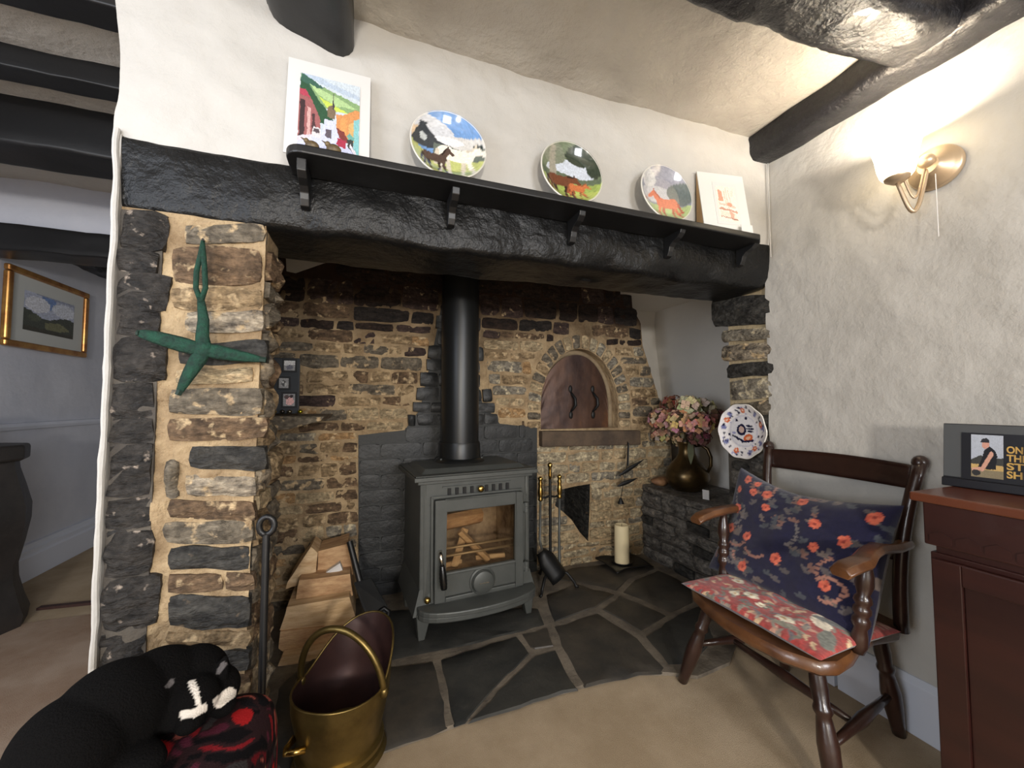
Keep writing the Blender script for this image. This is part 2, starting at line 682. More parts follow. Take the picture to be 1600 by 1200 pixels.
# chimney breast above the lintel, with the thin plaster return down the left side of the pier
wf = MB()
wf.grid(170, 44, lambda a, b: (lambda x, z: V3((x, YF + 0.008 * max(0, 1 - b * 12) - plaster(x, z, 1.0) * (1 if 0 < b < 1 else .5), z)))(-0.585 + a * 2.20 + 0.012 * math.sin(b * 5), 1.634 + 0.02 * a + b * (0.486 - 0.02 * a)))
wf.box(-0.58, 1.60, YF + 0.02, YF + 0.26, 1.66, 2.12)
wfo = wf.build('wall_front', M['plaster'], smooth='auto', angle=60)
tag(wfo, 'white lumpy plaster chimney breast above the black lintel', kind='structure')
ed = MB()
pts = [V3((-0.571 + 0.006 * noise.noise(V3((0, 0, z * 9))), YF - 0.004, z)) for z in [i * 0.03 for i in range(56)]]
ed.tube(pts, [0.0065 + 0.003 * noise.noise(V3((3, 0, i * 0.6))) for i in range(56)], 8)
ed.box(-0.578, -0.566, YF, 1.50, 0, 1.64)
tag(ed.build('trim_1', M['plaster'], smooth='auto'), 'thin ragged white plaster edge running down beside the stone pier', kind='structure')

# right wall
wr = MB()
wr.grid(150, 110, lambda a, b: (lambda y, z: V3((XR + plaster(y, z, 4.0) * 0.6 - 0.004, y, z)))(-2.4 + a * 3.60, b * 2.13))
wr.box(XR + 0.03, XR + 0.2, -2.4, YF, 0, 2.12)
tag(wr.build('wall_right', M['plaster'], smooth='auto', angle=60), 'white rough plaster wall on the right with a lit sconce', kind='structure')
bb = MB()
for y0, y1 in ((0.975, 1.175), (0.30, 0.965)):
    bb.prism([(XR - 0.018, y0, 0), (XR + 0.02, y0, 0), (XR + 0.02, y0, 0.17), (XR - 0.006, y0, 0.17), (XR - 0.018, y0, 0.15)], (0, y1 - y0, 0))
tag(bb.build('baseboard_right', M['white_paint'], bevel=0.002), 'white painted boards low on the wall behind the armchair', kind='structure')

# passage at the left: side wall, dado rail, skirting, far wall
XL = -1.82
wl = MB()
wl.grid(60, 60, lambda a, b: (lambda y, z: V3((XL - plaster(y, z, 8.0) * 0.6, y, z)))(0.6 + a * 4.0, b * 2.13))
wl.box(XL - 0.2, XL - 0.02, 0.6, 4.6, 0, 2.12)
tag(wl.build('wall_left', M['plaster_cool'], smooth='auto', angle=60), 'cool white passage wall with dado rail and framed landscape', kind='structure')
tag(MB().box(-2.0, 2.4, 4.5, 4.6, 0, 2.12).build('wall_far', M['plaster_cool']), 'far plaster wall at the end of the passage', kind='structure')
tag(MB().box(-1.84, -0.59, 2.63, 2.75, 1.86, 2.12).build('wall_bulkhead', M['plaster_cool']), 'plaster bulkhead over the passage doorway', kind='structure')
dr = MB()
dr.prism([(XL - 0.01, 0.6, 0.845), (XL + 0.012, 0.6, 0.85), (XL + 0.022, 0.6, 0.868), (XL + 0.024, 0.6, 0.885), (XL - 0.01, 0.6, 0.89)], (0, 3.9, 0))
tag(dr.build('trim_2', M['white_paint'], bevel=0.002), 'white dado rail along the passage wall', kind='structure')
sk = MB()
sk.prism([(XL - 0.01, 0.6, 0), (XL + 0.035, 0.6, 0), (XL + 0.035, 0.6, 0.13), (XL + 0.026, 0.6, 0.14), (XL + 0.026, 0.6, 0.165), (XL + 0.016, 0.6, 0.172), (XL + 0.014, 0.6, 0.195), (XL - 0.01, 0.6, 0.20)], (0, 3.9, 0))
tag(sk.build('baseboard_left', M['white_paint'], bevel=0.002), 'deep white moulded skirting along the passage wall', kind='structure')
th = MB()
th.obox((-1.16, 2.60, 0.006), (1, -0.09, 0), (0.09, 1, 0), Z3, 0.33, 0.014, 0.006)
tag(th.build('trim_3', mat('threshold', (62, 40, 36), 0.6)), 'dark threshold strip on the passage carpet', kind='structure')
rg = MB()
rg.grid(24, 20, lambda a, b: V3((-1.78 + a * 1.2, 0.9 + b * 1.58, 0.004 + 0.002 * nz((a * 3, b * 3, 0)))))
tag(rg.build('floor_passage', mat('carpet_passage', (168, 148, 130), 0.95, col2=(146, 122, 102), nscale=4, bump=0.8, bscale=420, bdist=0.004, spec=0.1), smooth=True), 'worn pinkish carpet of the passage floor', kind='structure')

# ------------------------------------------------------------------ hearth: slate flagstones
he = MB()
hp = [AZ(x, y, 0.0) for x, y in ((470, 1226), (567, 1190), (722, 1134), (908, 1077), (1000, 1056), (1043, 1056), (1090, 1062), (1140, 1040))]
he.prism([(p.x, p.y, 0.001) for p in hp] + [(1.8, 1.5, 0.001), (1.8, 2.3, 0.001), (-0.54, 2.3, 0.001), (-0.54, 1.32, 0.001)], (0, 0, 0.0125))
hearth = he.build('floor_hearth', M['slate_joint'])
tag(hearth, 'dark slate flagstone hearth with pale mortar joints', kind='structure')
flags = [
    [(430, 1075), (540, 985), (585, 1038), (515, 1066), (462, 1222), (420, 1190)],
    [(470, 1224), (566, 1188), (703, 1138), (681, 1032), (592, 1042), (520, 1070)],
    [(685, 1031), (808, 992), (830, 1020), (724, 1131), (707, 1136)],
    [(813, 991), (856, 981), (866, 1009), (836, 1016), (826, 1012)],
    [(836, 1023), (868, 1014), (904, 1077), (730, 1131)],
    [(866, 978), (934, 956), (998, 996), (1040, 1044), (1036, 1054), (1000, 1055), (912, 1075), (874, 1008)],
    [(560, 1040), (592, 1036), (720, 1012), (856, 976), (845, 950), (700, 945), (600, 955), (545, 980)],
    [(864, 973), (932, 950), (962, 928), (900, 912), (850, 930)],
    [(940, 952), (968, 930), (1044, 962), (1003, 988)],
    [(972, 926), (1050, 958), (1086, 942), (1080, 915), (1030, 890), (990, 905)],
    [(1006, 994), (1048, 966), (1094, 944), (1120, 1000), (1080, 1040), (1044, 1040)],
    [(850, 905), (900, 909), (964, 924), (986, 904), (1026, 888), (992, 875), (890, 888)],
]
fm = [M['slate_a'], M['slate_b']]
for i, pl in enumerate(flags):
    c = [AZ(x, y, 0.015) for x, y in pl]
    ctr = sum(c, V3((0, 0, 0))) / len(c)
    out = []
    for k in range(len(c)):
        a, b = c[k], c[(k + 1) % len(c)]
        n = max(1, int((b - a).length / 0.05))
        for q in range(n):
            p = a.lerp(b, q / n)
            p = p + noise.noise_vector(p * 16 + V3((i * 3.3, 0, 0))) * 0.010
            p = p + (ctr - p).normalized() * 0.005
            p.z = 0.0115
            out.append(p)
    n = len(out)
    mb = MB()
    inner = [p.lerp(ctr, 0.06) for p in out]
    mid = [p.lerp(ctr, 0.5) for p in out]
    tz = lambda p, s: V3((p.x, p.y, 0.0185 + 0.0025 * nz((p.x, p.y, i), 9) + s))
    vs = out + [tz(p, -0.001) for p in inner] + [tz(p, 0) for p in mid] + [tz(ctr, 0)]
    fs = []
    for k in range(n):
        k2 = (k + 1) % n
        fs += [(k, k2, n + k2, n + k), (n + k, n + k2, 2 * n + k2, 2 * n + k), (2 * n + k, 2 * n + k2, 3 * n)]
    mb.v, mb.f = vs, [list(f) for f in fs]
    mb.build('flagstone', fm[i % 2 if i not in (8, 9) else 1], hearth, smooth='auto', angle=35)

# ------------------------------------------------------------------ stone pier at the left
pier = MB()
pier.prism([(-0.565, YF + 0.012, 0), (-0.298, YF + 0.012, 0), (-0.275, YF + 0.012, 0.8), (-0.565, YF + 0.012, 0.8)], (0, 0.30, 0))
pier.prism([(-0.565, YF + 0.012, 0.8), (-0.275, YF + 0.012, 0.8), (-0.264, YF + 0.012, 1.47), (-0.565, YF + 0.012, 1.47)], (0, 0.15, 0))
wp = pier.build('wall_pier', M['mortar'])
tag(wp, 'tan mortared stone pier at the left of the fireplace', kind='structure')
mf = MB()
mf.grid(44, 190, lambda a, b: (lambda x, z: V3((x, YF + 0.008 - 0.007 * nz((x, z, 3), 14, 5) - 0.004 * nz((x, z, 9), 45, 3), z)))(-0.482 + a * (0.196 + 0.024 * b), b * 1.455))
mf.build('mortar_face', M['mortar'], wp, smooth=True)
OF = V3((0, YF + 0.012, 0))
NF = V3((0, -1, 0))


def pxq(x0, x1, y0, y1, Y, skew=0):
    pts = [AY(x0, y1, Y), AY(x1, y1 + skew, Y), AY(x1, y0 + skew, Y), AY(x0, y0, Y)]
    return [(p.x, p.z) for p in pts]


pst = [(287, 413, 350, 378, 'st_grey'), (267, 408, 383, 443, 'st_brown'), (266, 410, 448, 484, 'st_tan'), (290, 412, 487, 522, 'st_flake'),
       (275, 418, 536, 570, 'st_slate'), (270, 396, 576, 601, 'st_cream'), (263, 410, 608, 648, 'st_grey'), (262, 415, 655, 690, 'st_brown'),
       (295, 416, 697, 733, 'st_slate'), (256, 278, 717, 778, 'st_grey'), (288, 398, 742, 773, 'st_flake'), (262, 397, 781, 811, 'st_brown'),
       (256, 396, 816, 851, 'st_grey'), (262, 390, 856, 892, 'st_slate'), (260, 345, 898, 928, 'st_brown'), (350, 396, 894, 922, 'st_brown'),
       (261, 387, 932, 984, 'st_slate'), (262, 390, 988, 1012, 'st_tan'), (258, 390, 1018, 1050, 'st_slate'), (258, 388, 1056, 1100, 'st_brown'), (258, 388, 1106, 1150, 'st_grey')]
for x0, x1, y0, y1, k in pst:
    sk_ = rng.uniform(-3, 5)
    stone(wp, pxq(x0, x1, y0, y1, YF, sk_), OF, X3, Z3, NF, 0.018, M[k], rng, rough=0.010, rnd=0.008)
MB().box(-0.562, -0.480, YF + 0.004, YF + 0.02, 0, 1.46).build('quoin_bed', M['mortar_grey'], wp)
zr = make_rows(0.0, 1.46, 0.05, 0.13, rng)
for z0, z1 in zr:
    e = rng.uniform(-0.012, 0.012)
    stone(wp, [(-0.562, z0 - 0.001), (-0.474 + e, z0 - 0.001), (-0.474 + e + rng.uniform(-.01, .01), z1 + 0.001), (-0.562, z1 + 0.001)], OF, X3, Z3, NF, 0.020, M['st_quoin'], rng, rough=0.014, rnd=0.008)
# right reveal of the pier
ORV = V3((-0.272, 0, 0))
zz = 0.0
for z0, z1 in make_rows(0.02, 1.42, 0.05, 0.10, rng):
    sh = 0.028 * (0.8 - z0) if z0 < 0.8 else 0.012 * (0.8 - z0) / 0.65
    O_ = ORV - X3 * sh
    g = 0.010
    y1 = 1.46 if z0 < 0.8 else rng.uniform(1.315, 1.345)
    ys = [1.20, rng.uniform(1.25, 1.29) if z0 >= 0.8 else rng.uniform(1.27, 1.34), y1]
    for a, b in zip(ys[:-1], ys[1:]):
        t = rng.uniform(-0.012, 0.012)
        stone(wp, [(a + g / 2, z0 + g / 2 - t), (b - g / 2, z0 + g / 2 + t), (b - g / 2, z1 - g / 2 + t), (a + g / 2, z1 - g / 2 - t)], O_, Y3, Z3, X3, 0.020,
              M[rng.choice(['st_tan', 'st_grey', 'st_cream', 'st_flake', 'st_brown'])], rng, rough=0.012, rnd=0.006)

# ------------------------------------------------------------------ chamber shell
ch = MB()
ch.box(-0.56, -0.52, 1.48, 2.5, 0, 1.95)
tag(ch.build('wall_inglenook_left', M['plaster']), 'white plaster side of the fireplace recess behind the pier', kind='structure')
tag(MB().box(-0.56, 2.3, 1.40, 2.7, 1.86, 1.9).build('ceiling_inglenook', M['black_matt']), 'sooty black underside of the chimney hood', kind='structure')
wn = MB()
wn.grid(30, 40, lambda a, b: (lambda x, z: V3((x, 2.52 + 0.03 * math.sin(z * 5) - plaster(x, z, 12) * 0.7, z)))(1.45 + a * 0.85, 0.3 + b * 1.6))
wn.grid(36, 40, lambda a, b: (lambda y, z: V3((2.12 + plaster(y, z, 14) * 0.7, y, z)))(1.30 + a * 1.3, 0.3 + b * 1.6))
wn.box(1.4, 2.4, 2.60, 2.66, 0, 1.9)
wn.box(2.20, 2.26, 1.2, 2.66, 0, 1.9)
# plaster soffit over the niche
M['plaster_white'] = mat('plaster_white', (224, 221, 215), 0.8, bump=0.4, bscale=9, bdist=0.02, spec=0.2)
wn.box(1.55, 2.2, 2.05, 2.6, 1.715, 1.80)
tag(wn.build('wall_niche', M['plaster_white'], smooth='auto', angle=50), 'white plastered niche at the back right of the fireplace', kind='structure')

# ------------------------------------------------------------------ back wall with oven arch and ash hole
OB = V3((0, YB, 0))
B = lambda x, y: (lambda p: (p.x, p.z))(AY(x, y, YB))
edge_r = [B(985, 440), B(988, 480), B(1001, 505), B(1004, 540), B(1018, 585), B(1030, 625), B(1045, 655), B(1050, 720), B(1052, 800), B(1052, 900)]


def xright(z):
    for (xa, za), (xb, zb) in zip(edge_r[:-1], edge_r[1:]):
        if zb <= z <= za:
            return xa + (xb - xa) * (za - z) / (za - zb)
    return edge_r[0][0] if z > edge_r[0][1] else edge_r[-1][0]


(ax0, az0), (ax1, _), (atx, atz) = B(845, 671), B(966, 671), B(903, 545)
acx, aa = (ax0 + ax1) / 2, (ax1 - ax0) / 2
azs = az0 + 0.13
abz = atz - azs


def arch_path(off, n=30, zb=None):
    zb = az0 if zb is None else zb
    pts = [(acx - aa - off, zb), (acx - aa - off, zb + 0.045), (acx - aa - off, azs - 0.04)]
    for i in range(n + 1):
        t = math.pi * (1 - i / n)
        pts.append((acx + (aa + off) * math.cos(t), azs + (abz + off) * math.sin(t)))
    pts += [(acx + aa + off, azs - 0.04), (acx + aa + off, zb + 0.045), (acx + aa + off, zb)]
    return pts


hole_px = [(872, 766), (898, 760), (922, 756), (921, 800), (919, 846), (906, 832), (893, 812), (880, 800), (867, 790)]
hole = [B(*p) for p in hole_px]
outer = [(-0.56, 0), (edge_r[-1][0], 0)] + list(reversed(edge_r)) + [(edge_r[0][0], 1.88), (-0.56, 1.88)]
bw = MB()
vs_, fs_ = polyhole(outer, [arch_path(0), hole], OB, X3, Z3)
bw.add(vs_, fs_)
ap = arch_path(0)
for k in range(len(ap) - 1):       # tunnel of the oven mouth
    a, b = ap[k], ap[k + 1]
    bw.add([(a[0], YB, a[1]), (b[0], YB, b[1]), (b[0], YB + 0.13, b[1]), (a[0], YB + 0.13, a[1])], [(0, 1, 2, 3)])
bw.add([(ap[0][0], YB, az0), (ap[-1][0], YB, az0), (ap[-1][0], YB + 0.2, az0), (ap[0][0], YB + 0.2, az0)], [(0, 1, 2, 3)])
# thickness at the right edge towards the niche
er = [(edge_r[0][0], 1.88)] + edge_r
for k in range(len(er) - 1):
    a, b = er[k], er[k + 1]
    bw.add([(a[0], YB, a[1]), (b[0], YB, b[1]), (b[0] + .02, YB + 0.4, b[1]), (a[0] + .02, YB + 0.4, a[1])], [(0, 1, 2, 3)])
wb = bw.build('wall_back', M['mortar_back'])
tag(wb, 'rubble stone back wall of the fireplace with a bread oven', kind='structure')
# ash hole lining
hl = MB()
for k in range(len(hole)):
    a, b = hole[k], hole[(k + 1) % len(hole)]
    hl.add([(a[0], YB + 0.001, a[1]), (b[0], YB + 0.001, b[1]), (b[0] - 0.03, YB + 0.28, b[1]), (a[0] - 0.03, YB + 0.28, a[1])], [(0, 1, 2, 3)])
hl.add([(p[0] - 0.03, YB + 0.28, p[1]) for p in hole], [list(range(len(hole)))])
hl.build('ash_hole_lining', M['st_slate'], wb)
# closing panel behind the wall so no light leaks in
tag(MB().box(-0.56, 1.75, 2.62, 2.66, 0, 1.95).build('wall_chimney', M['black_matt']), 'hidden masonry behind the fireplace back wall', kind='structure')

black_zone = [B(560, 960), B(560, 680), B(632, 672), B(642, 640), B(661, 575), B(676, 520), B(690, 465), B(696, 425), B(738, 425), B(752, 520), B(760, 590), B(772, 630), B(780, 662), B(838, 668), B(838, 960)]
arch_zone = arch_path(0.10, zb=az0 - 0.01)
sill_z0, sill_z1 = B(845, 697)[1], B(845, 673)[1]
sill_x0, sill_x1 = B(842, 680)[0], B(994, 690)[0]
sill_zone = [(sill_x0 - .005, sill_z0), (sill_x1 + .005, sill_z0), (sill_x1 + .005, sill_z1), (sill_x0 - .005, sill_z1)]
tri_zone = [B(448, 380), B(530, 404), B(505, 412), B(462, 427), B(448, 425)]


def minus(iv, cuts):
    for c0, c1 in cuts:
        out = []
        for a, b in iv:
            if c1 <= a or c0 >= b:
                out.append((a, b))
            else:
                if c0 > a:
                    out.append((a, c0))
                if c1 < b:
                    out.append((c1, b))
        iv = out
    return iv


def free(z0, z1):
    zm = (z0 + z1) / 2
    iv = [(-0.50, xright(zm) - 0.004)]
    cuts = []
    for pl in (black_zone, arch_zone, sill_zone, hole, tri_zone):
        for z in (z0 + 0.008, zm, z1 - 0.008):
            cuts += scan(pl, z)
    return [i for i in minus(iv, cuts) if i[1] - i[0] > 0.028]


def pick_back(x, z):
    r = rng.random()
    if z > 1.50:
        k = rng.choice(['st_soot', 'st_dark', 'st_soot', 'st_purple'])  # top rows use the darkest stones
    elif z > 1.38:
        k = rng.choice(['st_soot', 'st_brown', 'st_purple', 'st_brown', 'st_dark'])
    elif x > 0.93 and z < 0.8:
        k = rng.choice(['st_pale', 'st_palegrey', 'st_pale', 'st_cream'])
    elif x < 0.25 and z > 1.0:
        k = rng.choice(['st_tan', 'st_brown', 'st_purple', 'st_grey', 'st_purple', 'st_tan', 'st_brown'])
    elif x > 1.45:
        k = rng.choice(['st_grey', 'st_palegrey', 'st_tan', 'st_brown'])
    else:
        k = rng.choice(['st_tan', 'st_cream', 'st_cream', 'st_grey', 'st_tan', 'st_palegrey', 'st_orange', 'st_brown'])
    return M[k]


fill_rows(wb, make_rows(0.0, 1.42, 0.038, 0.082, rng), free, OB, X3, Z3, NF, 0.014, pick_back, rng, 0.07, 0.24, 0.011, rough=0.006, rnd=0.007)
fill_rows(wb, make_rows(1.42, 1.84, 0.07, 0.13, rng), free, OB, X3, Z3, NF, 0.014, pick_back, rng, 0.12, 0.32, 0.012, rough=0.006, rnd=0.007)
mfb = MB()
st_ = 0.013
idx = {}
for iz in range(int(1.80 / st_)):
    for ix in range(int(2.35 / st_)):
        x, z = -0.51 + ix * st_, 0.002 + iz * st_
        xc, zc = x + st_ / 2, z + st_ / 2
        if xc > xright(zc) - 0.012 or any(inpoly(xc, zc, pl) for pl in (black_zone, arch_path(0.006), sill_zone)) or any(inpoly(xc + dx * .012, zc + dz * .012, hole) for dx in (-1, 0, 1) for dz in (-1, 0, 1)):
            continue
        q = []
        for px_, pz_ in ((ix, iz), (ix + 1, iz), (ix + 1, iz + 1), (ix, iz + 1)):
            if (px_, pz_) not in idx:
                xx, zz_ = -0.51 + px_ * st_, 0.002 + pz_ * st_
                idx[(px_, pz_)] = len(mfb.v)
                mfb.v.append(V3((xx, YB - 0.004 - 0.006 * nz((xx, zz_, 5), 13, 5) - 0.003 * nz((xx, zz_, 1), 45, 3), zz_)))
            q.append(idx[(px_, pz_)])
        mfb.f.append(q)
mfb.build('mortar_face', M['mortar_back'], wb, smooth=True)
# black painted brick panel behind the stove
pb = MB()
bz = [(x if z < .9 else x + (0.40 - x) * 0.26, max(z, 0)) for x, z in black_zone]
pb.prism([(x, YB - 0.004, z) for x, z in bz], (0, -0.008, 0))
pb.build('brick_panel', M['joint_black'], wb)
OBB = V3((0, YB - 0.010, 0))


def in_black(z0, z1):
    s1, s2 = scan(black_zone, z0 + 0.01), scan(black_zone, z1 - 0.01)
    if not s1 or not s2:
        return []
    if z0 > 0.83:
        return [((s1[0][0] + s2[0][0]) / 2, (s1[0][1] + s2[0][1]) / 2)]
    return [(max(s1[0][0], s2[0][0]), min(s1[0][1], s2[0][1]))]


zrow, rows = 0.0, []
while zrow < 1.50:
    h = 0.079 if zrow < 0.83 else rng.uniform(0.06, 0.09)
    rows.append((zrow, zrow + h))
    zrow += h
for i, (z0, z1) in enumerate(rows):
    for a, b in in_black(z0, z1):
        x = a - (0.11 if i % 2 else 0.0)
        while x < b - 0.015:
            L = 0.215 if z0 < 0.8 else rng.uniform(0.08, 0.16)
            x0, x1 = max(a, x), min(b, x + L)
            if x1 - x0 > 0.045:
                t = 0.002 if z0 < 0.8 else 0.006
                j = lambda: rng.uniform(-t, t)
                stone(wb, [(x0 + .004 + j(), z0 + .004 + j()), (x1 - .004 + j(), z0 + .004 + j()), (x1 - .004 + j(), z1 - .004 + j()), (x0 + .004 + j(), z1 - .004 + j())],
                      OBB, X3, Z3, NF, 0.010 if z0 < 0.8 else 0.016, M['brick_black'], rng, 'brick', rough=0.0015 if z0 < .8 else .008, edge=0.88 if z0 < .8 else 0.7, rnd=0.0015)
            x += L
# oven arch stones
inn, outp = arch_path(0.004, 60), arch_path(0.088, 60)
L_ = [0]
for k in range(len(inn) - 1):
    L_.append(L_[-1] + math.hypot(inn[k + 1][0] - inn[k][0], inn[k + 1][1] - inn[k][1]))


def along(path, s):
    for k in range(len(L_) - 1):
        if L_[k + 1] >= s - 1e-9:
            t = (s - L_[k]) / max(1e-9, L_[k + 1] - L_[k])
            return (path[k][0] + (path[k + 1][0] - path[k][0]) * t, path[k][1] + (path[k + 1][1] - path[k][1]) * t)
    return path[-1]


s = 0.0
nv = 24
for i in range(nv):
    d = L_[-1] / nv
    g = 0.006
    a0, a1 = along(inn, s + g), along(inn, s + d - g)
    b0, b1 = along(outp, s + g), along(outp, s + d - g)
    stone(wb, [a0, a1, b1, b0], OB, X3, Z3, NF, 0.018, M[rng.choice(['st_grey', 'st_palegrey', 'st_cream', 'st_grey', 'st_tan', 'st_slate' if 2 < i < 8 or 15 < i < 20 else 'st_pale'])], rng, 'arch_stone', rough=0.005, rnd=0.004)
    s += d
sl = MB()
sl.box(sill_x0, sill_x1, YB - 0.05, YB + 0.02, sill_z0, sill_z1)
sl.v = [p + V3((0, 0, 0.012 * (p.x > 1.3))) * -1 for p in sl.v]
bm_ = sl.build('oven_sill', mat('sill', (92, 76, 60), 0.8, col2=(66, 54, 44), nscale=9, bump=0.6, bscale=25), wb, bevel=0.006)
bm_['label'] = 'brown stone sill under the oven door'
# white plaster patch high at the left
tp = MB()
tp.prism([AY(x, y, YB - 0.006) for x, y in ((446, 380), (532, 404), (505, 412), (462, 427), (448, 424))], (0, -0.006, 0))
tp.build('plaster_patch', M['plaster'], wb)
# slate slab let into the wall at the left
ss = MB()
ss.prism([(-0.52, 1.78, 0.885), (-0.30, 1.78, 0.890), (-0.185, 1.80, 0.925), (-0.17, 1.81, 0.945), (-0.52, 1.78, 0.948)], (0, 0.40, 0))
ss.jitter(0.006, 14)
slab = ss.build('slate_shelf', M['st_grey'], bevel=0.006)
tag(slab, 'rough slate slab shelf at the left of the fireplace recess', 'shelf')

# ------------------------------------------------------------------ right jamb and stone bench
jb = MB()
jb.prism([(XR + 0.012, YF, 0), (XR + 0.012, 1.40, 0), (XR + .1, 1.47, 0), (2.15, 1.47, 0), (2.15, YF, 0)], (0, 0, 1.5))
wj = jb.build('wall_jamb', M['mortar_pale'])
tag(wj, 'stone jamb at the right end of the fireplace opening', kind='structure')
OJ = V3((XR + 0.012, 0, 0))
NJ = V3((-1, 0, 0))
J = lambda x, y: (lambda p: (p.y, p.z))(AX(x, y, XR))
jst = [(1112, 1209, 462, 508, 'st_slate'), (1126, 1207, 513, 532, 'st_palegrey'), (1128, 1207, 537, 562, 'st_flake'), (1136, 1207, 566, 588, 'st_slate'),
       (1140, 1207, 592, 624, 'st_palegrey'), (1142, 1207, 628, 650, 'st_grey')]
for x0, x1, y0, y1, k in jst:
    q = [J(x1, y1 - 3), J(x0, y1 + 3), J(x0, y0 + 3), J(x1, y0 - 3)]
    stone(wj, q, OJ, Y3, Z3, NJ, 0.020, M[k], rng, rough=0.010, rnd=0.006)
for z0, z1 in make_rows(0.0, 0.955, 0.05, 0.09, rng):
    e = rng.uniform(1.38, 1.42)
    cut = rng.uniform(1.27, 1.33)
    for a, b in ((1.19, cut), (cut, e)):
        t = rng.uniform(-0.005, 0.005)
        stone(wj, [(a + .005, z0 + .004 + t), (b - .005, z0 + .004 - t), (b - .005, z1 - .004 - t), (a + .005, z1 - .004 + t)], OJ, Y3, Z3, NJ, 0.018, M[rng.choice(['st_bench', 'st_slate', 'st_bench'])], rng, rough=0.008, rnd=0.006)
jc = MB()
jc.box(XR + 0.004, XR + 0.3, 1.17, 1.41, 0, 0.95)
jc.build('jamb_core', M['mortar_grey'], wj)

XB = 1.69
bn = MB()
bn.box(XB + 0.012, 2.14, 1.44, 2.56, 0, 0.43)
bench = thing('wall_bench', 'dark stone fireside bench built into the right of the hearth', None, (1.9, 1.95, 0), kind='structure')
bn.build('core', M['mortar_grey'], bench)
OBN = V3((XB + 0.012, 0, 0))
fill_rows(bench, make_rows(0.012, 0.425, 0.04, 0.085, rng), lambda a, b: [(1.42, 2.19)], OBN, Y3, Z3, NJ, 0.022, lambda a, b: M[rng.choice(['st_bench', 'st_slate', 'st_bench', 'st_bench'])], rng, 0.10, 0.26, 0.008, rough=0.010, rnd=0.008)
sb = MB()
edge = [(1.44, 0.01), (1.55, -0.012), (1.7, -0.028), (1.85, -0.032), (2.0, -0.025), (2.12, -0.01), (2.195, 0.01)]
sb.prism([(XB + dx, y, 0.428) for y, dx in edge] + [(1.74, 2.2, 0.428), (1.78, 2.5, 0.428), (2.11, 2.5, 0.428), (2.11, 1.44, 0.428)], (0, 0, 0.036))
sb.build('seat_slab', M['st_bench'], bench, bevel=0.008)

# ------------------------------------------------------------------ beams
lb = rough_beam((-0.575, 1.315, 1.553), (1.578, 1.315, 1.575), (0, 0.135, 0), (0, 0, 0.093), segs=110, amp=0.010, seed=3, sc=5, round_=0.16)
for i, p in enumerate(lb.v):     # hewn lower arris, rougher towards the right
    if p.z < 1.535 and p.y < 1.30:
        k = (1.535 - p.z) / 0.08
        n_ = noise.noise(V3((p.x * 7, 0, 1)))
        lb.v[i] = p + V3((0, k * (0.012 + 0.05 * max(0, p.x - 0.1) * (0.5 + n_)), k * 0.012 * n_))
lint = lb.build('lintel_beam', M['black_gloss'], smooth='auto', angle=45)
tag(lint, 'long black painted oak lintel beam spanning the fireplace', 'beam')

sbm = rough_beam((-0.165, 1.20, 2.075), (-0.165, -2.4, 2.075), (0.108, 0, 0), (0, 0, 0.105), segs=50, amp=0.010, seed=9, sc=4, round_=0.42)
sbm.v = [p + V3((0, 0, 0.30 * max(0, -0.09 - p.x))) if p.z < 2.06 else p for p in sbm.v]
tag(sbm.build('ceiling_beam', M['black_satin'], smooth='auto', angle=60), 'thick black ceiling beam ending in the wall above the town print', 'beam', 'black ceiling beams')
rbm = rough_beam((1.535, 1.185, 2.062), (1.50, -2.4, 2.062), (0.062, 0, 0), (0, 0, 0.056), segs=90, amp=0.010, seed=5, sc=6, round_=0.45, taper=lambda t: 1 + 0.35 * min(1, t * 3))
tag(rbm.build('ceiling_beam', M['black_wet'], smooth='auto', angle=50), 'glossy black wall beam running above the lit sconce', 'beam', 'black ceiling beams')
cbm = rough_beam((1.50, 0.615, 2.06), (-0.06, 0.615, 2.05), (0, 0.082, 0), (0, 0, 0.062), segs=70, amp=0.014, seed=7, sc=7, round_=0.35, bow=lambda t: (0, 0.05 * t + 0.02 * math.sin(t * 5), -0.012 * math.sin(t * 3.1)))
tag(cbm.build('ceiling_beam', M['black_wet'], smooth='auto', angle=50), 'glossy black cross beam meeting the wall beam at the upper right', 'beam', 'black ceiling beams')

for (y0, y1, zb), lab in zip(((1.28, 1.370, 2.03), (1.615, 1.70, 2.028), (1.895, 2.085, 1.925), (2.60, 2.78, 1.742)),
                             ('nearest black joist of the passage ceiling', 'second black joist of the passage ceiling, a narrow one', 'broadest black beam of the passage ceiling', 'black lintel beam over the passage doorway, just above the landscape picture')):
    zt = 2.11 if zb > 1.9 else 1.872
    jm = rough_beam((-1.83, (y0 + y1) / 2, (zb + zt) / 2), (-0.60, (y0 + y1) / 2, (zb + zt) / 2), (0, (y1 - y0) / 2, 0), (0, 0, (zt - zb) / 2), segs=24, amp=0.006, seed=y0, round_=0.15)
    tag(jm.build('passage_joist', M['black_satin'], smooth='auto'), lab, 'beam', 'black passage joists')
gb = rough_beam((-1.79, 3.1, 1.955), (-1.79, 4.0, 1.955), (0.06, 0, 0), (0, 0, 0.06), segs=30, amp=0.012, seed=2, sc=9, round_=0.3)
tag(gb.build('passage_joist', M['black_wet'], smooth='auto'), 'shiny black wall plate beyond the farthest passage beam', 'beam', 'black passage joists')

